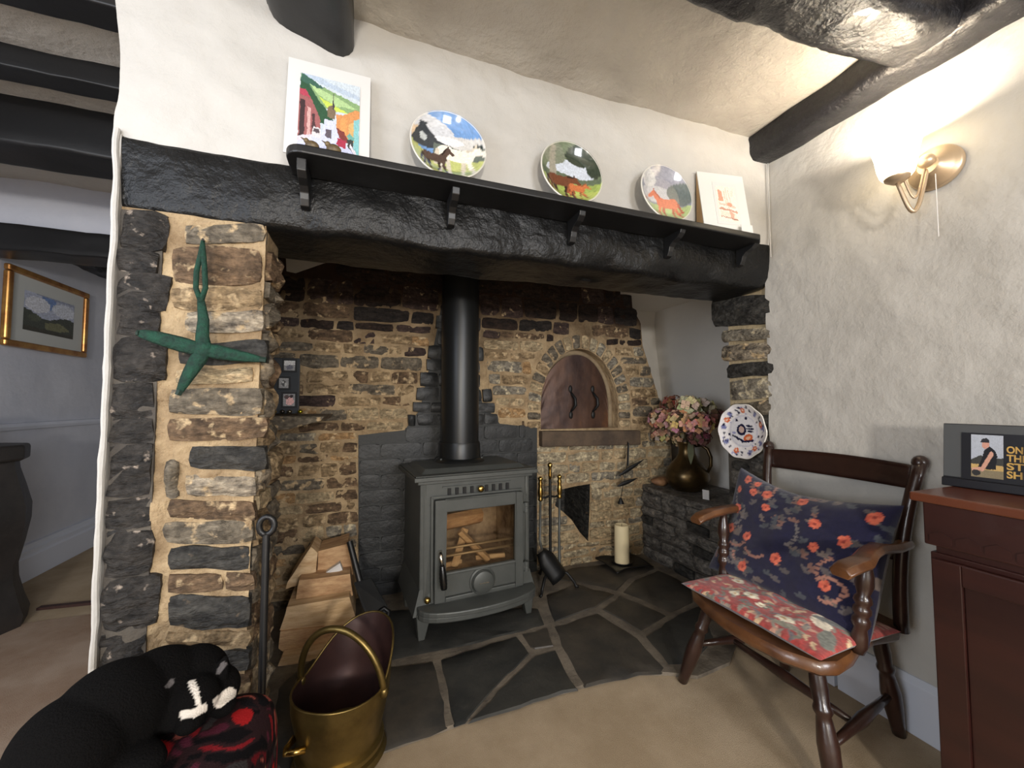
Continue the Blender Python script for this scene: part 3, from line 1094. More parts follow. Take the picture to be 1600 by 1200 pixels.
# ------------------------------------------------------------------ mantel shelf with brackets
ZS = 1.612
shelf = thing('mantel_shelf', 'black painted mantel shelf on five small brackets', 'shelf', (0.6, 1.12, ZS))
sh = MB()
prof = [(-0.205, 1.18)]
for i in range(7):
    a = R(180 + 90 * i / 6)
    prof.append((-0.165 + 0.04 * math.cos(a), 1.102 + 0.04 * math.sin(a)))
prof += [(1.375, 1.062), (1.41, 1.09), (1.41, 1.18)]
sh.prism([(x, y, ZS) for x, y in prof], (0, 0, 0.022))
sh.build('board', M['black_satin'], shelf, bevel=0.004)
for bx, bz in ((-0.169, 1.518), (0.224, 1.528), (0.633, 1.532), (1.036, 1.535), (1.395, 1.545)):
    k = MB()
    pr = [(1.176, bz), (1.158, bz + .004), (1.150, bz + 0.02), (1.146, bz + 0.035), (1.132, bz + 0.046), (1.108, bz + 0.054), (1.092, bz + 0.066), (1.088, ZS + 0.001), (1.176, ZS + 0.001)]
    k.prism([(bx - 0.011, y, z) for y, z in pr], (0.022, 0, 0))
    k.build('bracket', M['black_satin'], shelf, bevel=0.002)
ZT = ZS + 0.023

# ------------------------------------------------------------------ horse plates
M['glaze'] = mat_attr('glazed_painting', 0.12, coat=0.6)
M['print'] = mat_attr('print', 0.5)
M['gloss_print'] = mat_attr('gloss_print', 0.25)
M['card'] = mat('card', (214, 211, 208), 0.7)
M['card_brown'] = mat('card_brown', (176, 142, 100), 0.8)
M['china'] = mat('china', (226, 222, 212), 0.2, coat=0.4)


def horse(cx, cy, s, c, c2, d=1, head=0):
    """painted horse, standing side on; d = facing"""
    S = lambda x, y: (cx + d * x * s, cy + y * s)
    out = []
    L = lambda a, b, w_, k: out.append(('l', *S(*a), *S(*b), w_ * s, k))
    for x0, x1 in ((-0.30, -0.38), (-0.20, -0.14), (0.20, 0.14), (0.30, 0.42)):
        L((x0, -0.1), ((x0 + x1) / 2, -0.36), 0.055, c2 if x0 in (-0.2, 0.2) else c)
        L(((x0 + x1) / 2, -0.36), (x1, -0.60), 0.035, c2)
    out.append(('e', *S(-0.24, 0.04), 0.19 * s, 0.19 * s, c))
    out.append(('e', *S(0.02, 0.0), 0.36 * s, 0.17 * s, c))
    out.append(('e', *S(0.26, 0.02), 0.17 * s, 0.18 * s, c))
    L((-0.42, 0.06), (-0.47, -0.28), 0.045, c2)
    L((0.30, 0.08), (0.50, 0.32 - head), 0.10, c)
    L((0.28, 0.18), (0.46, 0.40 - head), 0.03, c2)
    L((0.50, 0.34 - head), (0.66, 0.20 - head), 0.062, c)
    L((0.48, 0.42 - head), (0.49, 0.47 - head), 0.025, c2)
    return out


DG, GR, LG = (58, 66, 54), (150, 160, 92), (184, 190, 120)
art1 = paint([('e', .25, .72, .34, .18, (206, 208, 212)), ('e', .72, .60, .35, .12, (206, 204, 200)), ('e', .5, .62, .22, .07, (226, 226, 228)), ('e', .1, .6, .12, .1, (214, 190, 160)),
              ('p', [(.02, .52), (.12, .78), (.20, .80), (.36, .60), (.55, .54), (.55, .46), (0, .46)], (64, 68, 72)), ('e', .17, .62, .05, .06, (190, 196, 196)),
              ('p', [(.78, .40), (.85, .62), (.95, .62), (1, .5), (1, .30), (.7, .30)], (58, 66, 66)), ('e', .90, .40, .10, .09, (140, 148, 136)),
              ('p', [(0, .48), (.2, .40), (.5, .36), (.8, .30), (1, .34), (1, 0), (0, 0)], LG), ('p', [(.1, .1), (.9, .06), (.9, .14), (.4, .2)], GR)]
             + [('p', [(.3, .56), (.7, .52), (1, .56), (1, .30), (.3, .36)], (104, 112, 104)), ('p', [(.3, .40), (1, .34), (1, .2), (.3, .2)], LG)] + horse(.60, .42, .58, (236, 230, 216), (206, 196, 178), 1, 0.14)
             + horse(.31, .33, .38, (84, 68, 60), (56, 44, 40), 1, -0.05), (112, 150, 200), 0.010, 14, 0.12)
art2 = paint([('e', .5, .52, .40, .24, (196, 204, 216)), ('p', [(0, .52), (.2, .56), (.45, .5), (.7, .46), (1, .50), (1, .34), (0, .36)], (92, 104, 84)),
              ('e', .20, .80, .25, .16, (120, 126, 108)), ('e', .75, .84, .30, .16, DG), ('e', .92, .68, .12, .18, DG), ('p', [(.16, .4), (.18, .9), (.28, .9), (.27, .4)], (150, 146, 132)),
              ('p', [(0, .42), (.4, .36), (1, .40), (1, 0), (0, 0)], (150, 168, 88)), ('p', [(.4, .22), (1, .26), (1, 0), (.5, 0)], (172, 184, 96))]
             + horse(.33, .38, .50, (104, 62, 42), (58, 36, 30), 1, 0.22) + horse(.60, .30, .32, (186, 108, 66), (140, 80, 52), 1, 0.10), (104, 116, 92), 0.012, 14, 0.14)
art3 = paint([('e', .5, .72, .46, .30, (150, 150, 160)), ('e', .4, .50, .36, .16, (182, 182, 186)), ('e', .82, .56, .24, .2, (104, 112, 110)), ('e', .2, .76, .18, .14, (196, 196, 196)),
              ('p', [(0, .34), (.5, .30), (1, .36), (1, 0), (0, 0)], (160, 178, 124))] + horse(.56, .36, .52, (196, 112, 84), (160, 84, 64), -1, 0.02), (128, 132, 142), 0.012, 14, 0.12)


def plate(name, c, r, lean, yaw, fn, label, cat, group, depth=0.022, material=None, rimfn=None, matb=None):
    root = thing(name, label, cat, c, 0, group)
    rings, seg = 44, 88
    q = Matrix.Rotation(yaw, 3, 'Z') @ Matrix.Rotation(lean, 3, 'X')
    vs, fs, uv = [V3((0, 0, 0))], [], [(0.5, 0.5)]
    for i in range(1, rings + 1):
        t = i / rings
        h = 0 if t < 0.62 else (t - 0.62) / 0.38
        for k in range(seg):
            g = 2 * math.pi * k / seg
            wav = rimfn(g) * h if rimfn else 0
            rr = r * t * (1 + wav)
            vs.append(V3((rr * math.cos(g), -depth * (h ** 1.4), rr * math.sin(g))))
            uv.append((0.5 + 0.5 * t * math.cos(g), 0.5 + 0.5 * t * math.sin(g)))
    for k in range(seg):
        fs.append([0, 1 + k, 1 + (k + 1) % seg])
    for i in range(rings - 1):
        for k in range(seg):
            a, b = 1 + i * seg + k, 1 + i * seg + (k + 1) % seg
            fs.append([a, a + seg, b + seg, b])
    mb = MB()
    mb.v = [q @ p for p in vs]
    mb.f = fs
    me_o = mb.build('painted_face', material or M['glaze'], root, smooth=True, local=True, recalc=True)
    colour_points(me_o, lambda i, co: fn(*uv[i]))
    bk = MB()
    bk.v = [q @ (p * 1.0 + V3((0, 0.006, 0))) for p in vs]
    bk.f = [list(reversed(f)) for f in fs]
    n0 = 1 + (rings - 1) * seg
    bk.build('back', matb or M['china'], root, smooth=True, local=True)
    rm = MB()
    rm.tube([q @ (vs[n0 + k] + V3((0, 0.003, 0))) for k in range(seg)] + [q @ (vs[n0] + V3((0, 0.003, 0)))], 0.0028, 6, cap=False)
    rm.build('rim', matb or M['china'], root, smooth=True, local=True)
    return root


for (x, lab, fn) in ((0.207, 'plate painted with a white horse and dark foal on the mantel shelf', art1), (0.607, 'plate painted with a bay mare and chestnut foal under trees', art2),
                     (0.986, 'rightmost horse plate, a lone chestnut horse under grey sky', art3)):
    plate('horse_plate', (x, 1.128, ZT + 0.108), 0.109, R(-9), 0, fn, lab, 'plate', 'horse plates on the mantel shelf')

# ------------------------------------------------------------------ prints on the shelf
tw = thing('town_print', 'white mounted print of a town street with a church spire', 'print', (-0.10, 1.13, ZT))
lean = V3((0, 0.13, 1)).normalized()
o0 = V3((-0.215, 1.118, ZT))
cw, chh = 0.205, 0.285
MB().obox(o0 + X3 * cw / 2 + lean * chh / 2, X3, V3((0, 1, -0.13)), lean, cw / 2, 0.0015, chh / 2).build('mount', M['card'], tw)
nrm = V3((0, -1, 0.13)).normalized()
sh_ = [('p', [(0, .72), (.5, .62), (1, .50), (1, 1), (0, 1)], (196, 206, 214)), ('p', [(0, 1), (.25, .93), (.6, .86), (1, .80), (1, .86), (.5, .95), (.3, 1)], (176, 190, 206)),
       ('p', [(0, .99), (.12, .97), (.35, .88), (1, .74), (1, .60), (0, .60)], (130, 160, 112)), ('p', [(.02, 1), (.2, .94), (.4, .86), (.2, .84), (0, .88)], (60, 96, 82)),
       ('p', [(.15, .88), (.6, .78), (.95, .68), (.6, .66), (.3, .76)], (168, 196, 140)), ('p', [(.3, .74), (.6, .66), (.8, .60), (.5, .58)], (190, 208, 90)),
       ('p', [(0, .9), (.15, .86), (.3, .70), (.45, .58), (.55, .55), (.55, .38), (.3, .40), (0, .5)], (48, 82, 58)), ('p', [(.46, .62), (.52, .66), (.60, .60), (.58, .48), (.46, .5)], (120, 104, 84)),
       ('p', [(.535, .62), (.55, .84), (.575, .60)], (62, 52, 66)), ('p', [(0, .80), (.12, .78), (.24, .62), (.34, .46), (.36, .30), (.2, .22), (0, .10)], (150, 92, 92)),
       ('p', [(0, .80), (.1, .79), (.18, .70), (0, .72)], (170, 66, 84)), ('p', [(.02, .66), (.10, .66), (.10, .2), (.02, .14)], (60, 44, 46)), ('p', [(.14, .58), (.19, .56), (.2, .22), (.14, .2)], (198, 160, 156)),
       ('p', [(.22, .5), (.26, .5), (.28, .3), (.22, .26)], (74, 52, 54)), ('p', [(.60, .55), (.72, .56), (.92, .66), (1, .66), (1, .2), (.8, .22), (.62, .36)], (202, 140, 88)),
       ('p', [(.68, .52), (.78, .54), (.78, .32), (.68, .36)], (222, 150, 92)), ('p', [(.62, .38), (.75, .34), (.84, .2), (.7, .2), (.6, .28)], (120, 58, 54)), ('p', [(.82, .46), (.92, .50), (.92, .2), (.82, .24)], (206, 168, 110)),
       ('p', [(.90, .52), (1, .56), (1, .06), (.91, .10)], (130, 184, 186)), ('p', [(.78, .30), (.84, .34), (.93, .28), (.86, .24)], (104, 160, 150)), ('p', [(.80, .26), (.90, .26), (.90, .10), (.82, .14)], (58, 62, 60)),
       ('p', [(.42, .46), (.58, .46), (.66, .26), (.84, .14), (1, .04), (1, 0), (0, 0), (0, .12), (.22, .2), (.38, .26)], (196, 200, 226)), ('p', [(0, .12), (.25, .21), (.25, .24), (0, .18)], (206, 196, 206)),
       ('p', [(.22, .22), (.36, .20), (.36, .32), (.24, .34)], (206, 202, 204)), ('p', [(.24, .27), (.34, .26), (.34, .31), (.25, .32)], (84, 74, 80)), ('p', [(.44, .24), (.54, .22), (.54, .34), (.45, .34)], (92, 84, 92)),
       ('p', [(.62, .16), (.78, .12), (.78, .24), (.64, .25)], (160, 52, 74)), ('p', [(.84, .16), (1, .02), (1, .06), (.86, .2)], (214, 206, 214)), ('p', [(.86, .12), (1, .015), (.99, .0)], (70, 50, 70))]
picture('picture', o0 + X3 * 0.030 + lean * 0.012 + nrm * 0.003, X3 * (cw - 0.057), lean * (chh - 0.052), 104, 140, paint(sh_, (190, 200, 210), 0.014, 26, 0.10), M['print'], tw)

sp = thing('framed_card', 'pale mounted card print leaning at the right end of the mantel shelf', 'print', (1.27, 1.12, ZT))
ln2 = V3((0, 0.16, 1)).normalized()
yw = Matrix.Rotation(R(-9), 3, 'Z')
ux = yw @ X3
ln2 = yw @ ln2
n2 = ux.cross(ln2) * -1
n2 = -n2 if n2.y > 0 else n2
o1 = V3((1.165, 1.118, ZT))
MB().obox(o1 + ux * 0.10 + ln2 * 0.128, ux, n2, ln2, 0.10, 0.0015, 0.128).build('mount', mat('card_grey', (214, 214, 210), 0.6), sp)
MB().prism([o1 - n2 * 0.003, o1 - n2 * 0.003 + ln2 * 0.255, o1 - n2 * 0.048], ux * 0.004).build('easel_back', M['card_brown'], sp)
PK, PK2 = (228, 190, 174), (214, 156, 132)
sh2 = [('p', [(.08, .9), (.3, .86), (.34, .60), (.12, .58)], PK2), ('e', .2, .62, .13, .05, PK2), ('l', .5, .95, .56, .3, .02, PK), ('l', .62, .9, .70, .5, .02, PK), ('l', .1, .5, .9, .42, .03, PK), ('l', .1, .36, .95, .28, .03, (196, 150, 130)),
       ('e', .62, .48, .14, .06, PK2), ('p', [(.1, .30), (.9, .22), (.9, .08), (.1, .14)], (232, 210, 196)), ('p', [(.55, .28), (.78, .25), (.78, .08), (.6, .10)], (222, 166, 146)), ('l', .1, .14, .95, .06, .015, (170, 130, 114)),
       ('l', .4, .9, .46, .5, .015, (200, 180, 150)), ('e', .8, .8, .06, .08, (232, 214, 200))]
MB().obox(o1 + ux * 0.11 + ln2 * 0.128 + n2 * 0.0022, ux, n2, ln2, 0.052, 0.0005, 0.09).build('inner_mount', M['card'], sp)
picture('picture', o1 + ux * 0.068 + ln2 * 0.05 + n2 * 0.0035, ux * 0.084, ln2 * 0.15, 30, 46, paint(sh2, (238, 224, 212), 0.03, 8, 0.1), M['gloss_print'], sp)
lc = MB()
lc.obox((1.325, 1.075, ZT + 0.016), ux, n2, ln2, 0.024, 0.0008, 0.016)
tag(lc.build('place_card', M['card']), 'tiny blank white card in front of the pale print', 'card')
M['figurine'] = mat('figurine', (112, 94, 62), 0.5, col2=(72, 58, 38), nscale=60)
for x, s_, lab in ((-0.145, 0.011, 'small brown wooden bird below the left edge of the town picture'), (-0.095, 0.012, 'small brown bird with raised beak in front of the town street')):
    g = thing('bird_figurine', lab, 'figurine', (x, 1.085, ZT), 0, 'tiny birds on the mantel shelf')
    MB().ell((x, 1.085, ZT + s_ * 1.1), s_ * 1.5, s_, s_ * 1.1, 12, 8).build('body', M['figurine'], g, smooth=True)
    hb = MB().ell((x - s_ * 1.2, 1.085, ZT + s_ * 2.0), s_ * .6, s_ * .6, s_ * .6, 10, 6)
    hb.turned((x - s_ * 1.5, 1.085, ZT + s_ * 2.1), (x - s_ * 2.4, 1.085, ZT + s_ * 2.6), [(0, .003), (1, .0006)], 6)
    hb.build('head', M['figurine'], g, smooth=True)
# cable down the corner
cb = MB()
cb.tube([(XR - 0.020 + 0.004 * noise.noise(V3((0, 0, z * 6))), YF - 0.022, z) for z in [1.60 + i * 0.04 for i in range(11)]], 0.0028, 6)
tag(cb.build('cable', M['plaster'], smooth=True), 'thin painted cable running down the corner below the wall beam', 'cable')

# ------------------------------------------------------------------ stove (built in local coordinates, turned a little)
M['iron'] = mat('stove_iron', (84, 86, 83), 0.48, metal=0.3, col2=(75, 77, 74), nscale=9, bump=0.15, bscale=160, bdist=0.001)
M['iron_dark'] = mat('iron_dark', (24, 24, 24), 0.5, metal=0.3)
M['brass'] = mat('brass', (206, 172, 98), 0.22, metal=1.0, bump=0.03, bscale=60)
M['chrome'] = mat('chrome', (220, 216, 206), 0.15, metal=1.0)
M['firebrick'] = mat('firebrick', (196, 178, 152), 0.9, col2=(124, 104, 90), nscale=9, c3=(216, 202, 178))
M['wood_split'] = mat('wood_split', (222, 194, 154), 0.8, col2=(186, 150, 108), nscale=6, bump=0.5, bscale=20, stretch=(1.0, 6, 6), c3=(228, 194, 148))
M['wood_split2'] = mat('wood_split2', (202, 166, 124), 0.8, col2=(160, 120, 84), nscale=7, bump=0.6, bscale=18, stretch=(1.5, 5, 5), c3=(206, 164, 116))
M['bark'] = mat('bark', (120, 88, 62), 0.9, col2=(84, 60, 44), nscale=10, bump=0.9, bscale=30)
G = bpy.data.materials.new('stove_glass')
G.use_nodes = True
nt = G.node_tree
nt.nodes.clear()
out = nt.nodes.new('ShaderNodeOutputMaterial')
tr = nt.nodes.new('ShaderNodeBsdfTransparent')
tr.inputs[0].default_value = (0.88, 0.84, 0.78, 1)
gl = nt.nodes.new('ShaderNodeBsdfGlossy')
gl.inputs['Roughness'].default_value = 0.03
mx = nt.nodes.new('ShaderNodeMixShader')
fr = nt.nodes.new('ShaderNodeFresnel')
fr.inputs[0].default_value = 1.45
nt.links.new(fr.outputs[0], mx.inputs[0])
nt.links.new(tr.outputs[0], mx.inputs[1])
nt.links.new(gl.outputs[0], mx.inputs[2])
nt.links.new(mx.outputs[0], out.inputs[0])
M['glass'] = G

W_, D_ = 0.518, 0.36
stove = thing('wood_stove', 'dark grey cast iron wood burning stove with a tall black flue', 'stove', (0.467, 1.745, 0.018), R(5.4))
h_ = W_ / 2
b = MB()
t = 0.02
b.box(-h_, -h_ + t, 0.0, D_, 0.13, 0.64)
b.box(h_ - t, h_, 0.0, D_, 0.13, 0.64)
b.box(-h_ + t, h_ - t, D_ - t, D_, 0.13, 0.64)
b.box(-h_ + t, h_ - t, 0.0, D_, 0.13, 0.16)
b.box(-h_ + t, h_ - t, 0.0, t, 0.545, 0.64)           # header above the door
b.box(-h_ + t, -h_ + 0.062, 0.0, t, 0.16, 0.545)
b.box(h_ - 0.07, h_ - t, 0.0, t, 0.16, 0.545)
b.box(-h_ - .006, h_ + .006, -.006, D_, 0.118, 0.136)
body = b.build('body', M['iron'], stove, local=True, bevel=0.006)
# flared skirt
sk2 = MB()
sk2.add([(-h_, 0, .20), (h_, 0, .20), (h_, D_, .20), (-h_, D_, .20), (-h_ - .028, -.012, .10), (h_ + .028, -.012, .10), (h_ + .028, D_, .10), (-h_ - .028, D_, .10)],
        [(0, 1, 5, 4), (1, 2, 6, 5), (2, 3, 7, 6), (3, 0, 4, 7)])
sk2.build('skirt', M['iron'], stove, local=True)
tpb = MB()
for z0, z1, e in ((0.635, 0.650, 0.012), (0.650, 0.668, 0.030), (0.668, 0.674, 0.024)):
    tpb.box(-h_ - e, h_ + e, -e, D_ + e * .5, z0, z1)
tpb.build('top_plate', M['iron'], stove, local=True, bevel=0.005)
hp_ = MB()
z0, z1 = 0.674, 0.692
hp_.add([(-h_ + .01, .02, z0), (h_ - .01, .02, z0), (h_ - .01, D_ - .02, z0), (-h_ + .01, D_ - .02, z0), (-h_ + .03, .045, z1), (h_ - .03, .045, z1), (h_ - .03, D_ - .04, z1), (-h_ + .03, D_ - .04, z1)],
        [(0, 1, 5, 4), (1, 2, 6, 5), (2, 3, 7, 6), (3, 0, 4, 7), (4, 5, 6, 7)])
hp_.build('hot_plate', M['iron'], stove, local=True, bevel=0.003)
# curved ash lip
lp = MB()
n = 18
top, bot = [], []
for i in range(n + 1):
    a = math.pi * i / n
    x = -math.cos(a) * (h_ + 0.012)
    y = -0.012 - 0.115 * (math.sin(a) ** 0.75)
    top.append((x, y))
lp.prism([(x, y, 0.118) for x, y in top] + [(h_ + .012, 0.03, 0.118), (-h_ - .012, 0.03, 0.118)], (0, 0, 0.022))
lp.prism([(x * 1.0, y * .93, 0.096) for x, y in top] + [(h_ + .01, 0.03, 0.096), (-h_ - .01, 0.03, 0.096)], (0, 0, 0.024))
lp.build('ash_lip', M['iron'], stove, local=True, bevel=0.005)
for sx in (-1, 1):
    for y, s_ in ((0.0, 1), (D_ - 0.06, 1)):
        lg = MB()
        lg.add([(sx * (h_ + .015), y - .02, .11), (sx * (h_ - .05), y - .02, .11), (sx * (h_ - .05), y + .05, .11), (sx * (h_ + .015), y + .05, .11),
                (sx * (h_ + .004), y - .012, 0), (sx * (h_ - .022), y - .012, 0), (sx * (h_ - .022), y + .02, 0), (sx * (h_ + .004), y + .02, 0)],
               [(0, 1, 2, 3), (4, 7, 6, 5), (0, 4, 5, 1), (1, 5, 6, 2), (2, 6, 7, 3), (3, 7, 4, 0)])
        lg.build('leg', M['iron'], stove, local=True, bevel=0.004)
# door: frame, window, lower panel
dx0, dx1, dz0, dz1 = -h_ + 0.058, h_ - 0.045, 0.142, 0.568
wx0, wx1, wz0, wz1 = -h_ + 0.105, h_ - 0.085, 0.262, 0.515
door = MB()
loop_o = [(dx0, dz0), (dx1, dz0), (dx1, dz1), (dx0, dz1)]
vsx = []
for y in (-0.030, -0.002):
    door.box(dx0, wx0, y, y + .002, dz0, dz1)
door = MB()
door.box(dx0, wx0, -0.028, -0.001, dz0, dz1)
door.box(wx1, dx1, -0.028, -0.001, dz0, dz1)
door.box(wx0, wx1, -0.028, -0.001, wz1, dz1)
door.box(wx0, wx1, -0.028, -0.001, wz0 - 0.012, wz0)
door.box(wx0 - 0.012, wx1 + .004, -0.020, -0.001, dz0 + 0.018, wz0 - 0.01)
door.box(wx0, wx1, -0.028, -0.001, dz0, dz0 + 0.018)
dro = door.build('door', M['iron'], stove, local=True, bevel=0.004)
MB().box(dx0 - 0.012, dx1 + 0.006, -0.008, 0.004, dz0 - 0.008, dz1 + 0.012).box(0, 0.001, -.001, 0, 0.3, 0.301)
fr_ = MB()
for a in ((dx0 - .013, dx0 - .004, dz0, dz1 + .013), (dx0 - .013, dx1, dz1 + .004, dz1 + .013)):
    fr_.box(a[0], a[1], -0.014, 0, a[2], a[3])
fr_.build('door_surround', M['iron'], stove, local=True, bevel=0.002)
MB().box(wx0 - .003, wx1 + .003, -0.016, -0.013, wz0 - .003, wz1 + .003).build('window_glass', M['glass'], dro, local=True)
kb = MB()
kc = V3((-h_ + 0.272, -0.02, 0.198))
kb.lathe([(0.060, 0), (0.060, 0.006), (0.054, 0.010), (0.050, 0.006), (0.048, 0.012), (0.046, 0.020), (0.038, 0.024), (0.0, 0.025)], 36, kc, (0, -1, 0))
kbo = kb.build('air_control', M['iron'], dro, local=True, smooth='auto')
MB().box(kc.x - 0.022, kc.x + 0.022, kc.y - 0.0265, kc.y - 0.024, kc.z - 0.002, kc.z + 0.002).build('badge', M['chrome'], dro, local=True)
hd = MB()
hx = -h_ + 0.078
hd.turned((hx, -0.030, 0.362), (hx + .003, -0.055, 0.310), [(0, .008), (.5, .009), (1, .008)], 12)
hd.build('handle_stem', M['chrome'], dro, smooth=True, local=True)
hd = MB()
pts_, rr_ = [], []
for i in range(15):
    tt = i / 14
    pts_.append(V3((hx + .003 + 0.006 * tt, -0.055 - 0.012 * tt, 0.310 - 0.095 * tt)))
    rr_.append((0.009 + 0.006 * math.sin(tt * 2.6)) * (1 + 0.10 * (i % 2)))
hd.tube(pts_, rr_, 12)
hd.build('handle_grip', mat('black_plastic', (16, 16, 16), 0.22), dro, smooth=True, local=True)
for z in (0.495, 0.225):
    hg = MB()
    hg.turned((h_ - 0.028, -0.022, z - 0.022), (h_ - 0.028, -0.022, z + 0.022), [(0, .012), (.4, .012), (.41, .010), (.6, .010), (.61, .012), (1, .012)], 12)
    hg.box(h_ - 0.05, h_ - 0.026, -0.024, -0.004, z - 0.018, z + 0.018)
    hg.build('hinge', M['iron'], stove, local=True, bevel=0.002)
for i in range(9):
    x = -h_ + 0.125 + i * 0.0345
    if i == 4:
        kn = MB().lathe([(0.006, 0), (0.006, 0.012), (0.014, 0.016), (0.015, 0.022), (0.010, 0.028), (0, 0.029)], 16, (x, -0.006, 0.600), (0, -1, 0))
        kn.build('vent_knob', M['brass'], stove, smooth=True, local=True)
    else:
        v = MB().box(x - .007, x + .007, -0.0075, 0.001, 0.582, 0.610)
        v.build('vent_slot', M['black_matt'], stove, local=True)
fv = MB()
for a in ((-h_ + .095, h_ - .10, 0.616, 0.620), (-h_ + .095, h_ - .10, 0.572, 0.576)):
    fv.box(a[0], a[1], -0.008, 0.0, a[2], a[3])
fv.build('vent_frame', M['iron'], stove, local=True)
MB().lathe([(0.006, 0), (0.006, 0.012), (0.013, 0.016), (0.013, 0.022), (0.006, 0.027), (0, 0.028)], 16, (-h_ + 0.03, -0.002, 0.162), (0, -1, 0)).build('knob', M['brass'], stove, smooth=True, local=True)
# firebox
M['guard'] = mat('guard_bar', (176, 156, 124), 0.45, metal=0.5)
fb = MB()
fb.box(-h_ + t, -h_ + t + .02, 0.02, D_ - t, 0.16, 0.56)
fb.box(h_ - t - .02, h_ - t, 0.02, D_ - t, 0.16, 0.56)
fb.box(-h_ + t, h_ - t, D_ - t - .03, D_ - t, 0.16, 0.56)
fb.box(-h_ + t, h_ - t, 0.02, D_ - t, 0.16, 0.235)
fb.build('firebrick_lining', M['firebrick'], stove, local=True)
for z in (0.305, 0.338):
    MB().tube([(-h_ + 0.07, 0.045, z), (h_ - 0.06, 0.045, z)], 0.006, 8).build('log_guard', M['guard'], stove, local=True, smooth=True)


def billet(mb, c, d, L, w_, h, rot, seed):
    d = V3(d).normalized()
    a = d.orthogonal().normalized()
    a = Matrix.Rotation(rot, 3, d) @ a
    e = d.cross(a)
    r_ = random.Random(seed)
    sec = [(-w_, -h), (w_ * r_.uniform(.7, 1), -h * r_.uniform(.6, 1)), (w_ * r_.uniform(.5, 1), h * .6), (-w_ * r_.uniform(.0, .4), h), (-w_, h * .2)]
    c = V3(c)
    mb.prism([c - d * L / 2 + a * x + e * y for x, y in sec], d * L)
    return mb


# logs inside the stove are things of their own
stove_mat = Matrix.Translation(stove.location) @ Matrix.Rotation(R(5.4), 4, 'Z')


def stove_log(c, d, L, w_, h, rot, lab, m_, seed):
    mb = billet(MB(), (0, 0, 0), d, L, w_, h, rot, seed)
    mb.jitter(0.003, 30)
    mb.v = [stove_mat @ (p + V3(c)) for p in mb.v]
    tag(mb.build('kindling_log', m_, bevel=0.003), lab, 'log', 'logs laid inside the stove')


stove_log((-0.02, 0.15, 0.43), (1, 0.1, 0.05), 0.19, 0.034, 0.035, 0.3, 'large split log resting on top of the kindling inside the stove', M['wood_split2'], 1)
stove_log((0.01, 0.085, 0.315), (-0.75, 0.1, 0.8), 0.20, 0.016, 0.016, 0.5, 'kindling stick leaning to the left inside the stove', M['wood_split'], 2)
stove_log((-0.055, 0.10, 0.315), (0.35, 0.15, 0.9), 0.17, 0.015, 0.016, 0.9, 'upright kindling stick behind the stove log guard', M['wood_split'], 3)
stove_log((-0.10, 0.10, 0.247), (1, 0.2, 0.0), 0.12, 0.012, 0.012, 0.2, 'short kindling piece lying at the left of the stove floor', M['wood_split'], 4)
stove_log((0.10, 0.10, 0.247), (1, -0.25, 0.02), 0.14, 0.013, 0.012, 0.7, 'short kindling piece lying at the right of the stove floor', M['wood_split'], 5)
# flue
M['flue'] = mat('flue_black', (26, 27, 27), 0.36, metal=0.2, spec=0.5)
fc = V3((-0.012, 0.235, 0))
MB().lathe([(0.094, 0.780), (0.094, 1.76)], 40, fc).build('flue_pipe', M['flue'], stove, smooth='auto', local=True)
MB().lathe([(0.125, 0.692), (0.118, 0.704), (0.104, 0.710), (0.102, 0.775), (0.099, 0.786), (0.090, 0.786)], 40, fc).build('flue_collar', M['flue'], stove, smooth='auto', local=True)
for a in (200, 330):
    MB().lathe([(0.006, 0), (0.006, 0.006), (0.003, 0.009), (0, 0.009)], 8, fc + V3((0.112 * math.cos(R(a)), 0.112 * math.sin(R(a)), 0.704))).build('bolt', M['iron'], stove, local=True)

# ------------------------------------------------------------------ oven door
od = thing('oven_door', 'rusty brown iron bread oven door with two black handles', 'door', (acx, YB + 0.08, az0))
aw = aa - 0.028
dp = []
N_ = 28


def door_pt(s_, t_):
    # s_ across -1..1, t_ up 0..1
    zs = azs - az0
    top_h = (zs + (abz - 0.035) * math.sqrt(max(0, 1 - s_ * s_)))
    z = az0 + t_ * top_h
    return V3((acx - 0.012 + aw * s_, YB + 0.055 - 0.028 * (1 - s_ * s_) + 0.004 * nz((s_ * 2, t_ * 3, 0), 2), z))


dm = MB().grid(N_, N_, lambda a, b_: door_pt(math.sin((a - .5) * math.pi * 0.998), b_))
M['rust'] = mat('rusty_iron', (98, 72, 58), 0.5, metal=0.45, col2=(62, 46, 42), nscale=5, bump=0.3, bscale=20, bdist=0.006, c3=(138, 92, 58), stretch=(1.4, 1.4, 0.6))
dm.build('panel', M['rust'], od, smooth=True)
rimp = [(x, z) for x, z in arch_path(-0.016, 40)]
MB().tube([(x, YB + 0.075, z) for x, z in rimp], 0.020, 8).build('frame_rim', mat('oven_rim', (150, 132, 104), 0.8, col2=(120, 102, 78), bump=0.4), od, smooth=True)
for x, zt in ((acx - 0.055, 0.235), (acx + 0.105, 0.235)):
    hm = MB()
    y = YB + 0.012
    zt += az0
    ys = YB + 0.040
    hm.tube([(x, ys, zt), (x + .006, y + .004, zt - .025), (x + .016, y - .012, zt - .05), (x + .018, y - .014, zt - .09), (x + .006, y, zt - .115), (x, ys, zt - .135)], [0.007, 0.008, 0.0095, 0.0095, 0.008, 0.006], 8)
    hm.ell((x - .002, ys - .014, zt + .012), 0.013, 0.006, 0.024, 10, 8)
    hm.ell((x, ys - .014, zt - .152), 0.014, 0.006, 0.024, 10, 8)
    hm.build('handle', M['iron_dark'], od, smooth=True)

# ------------------------------------------------------------------ firewood stack


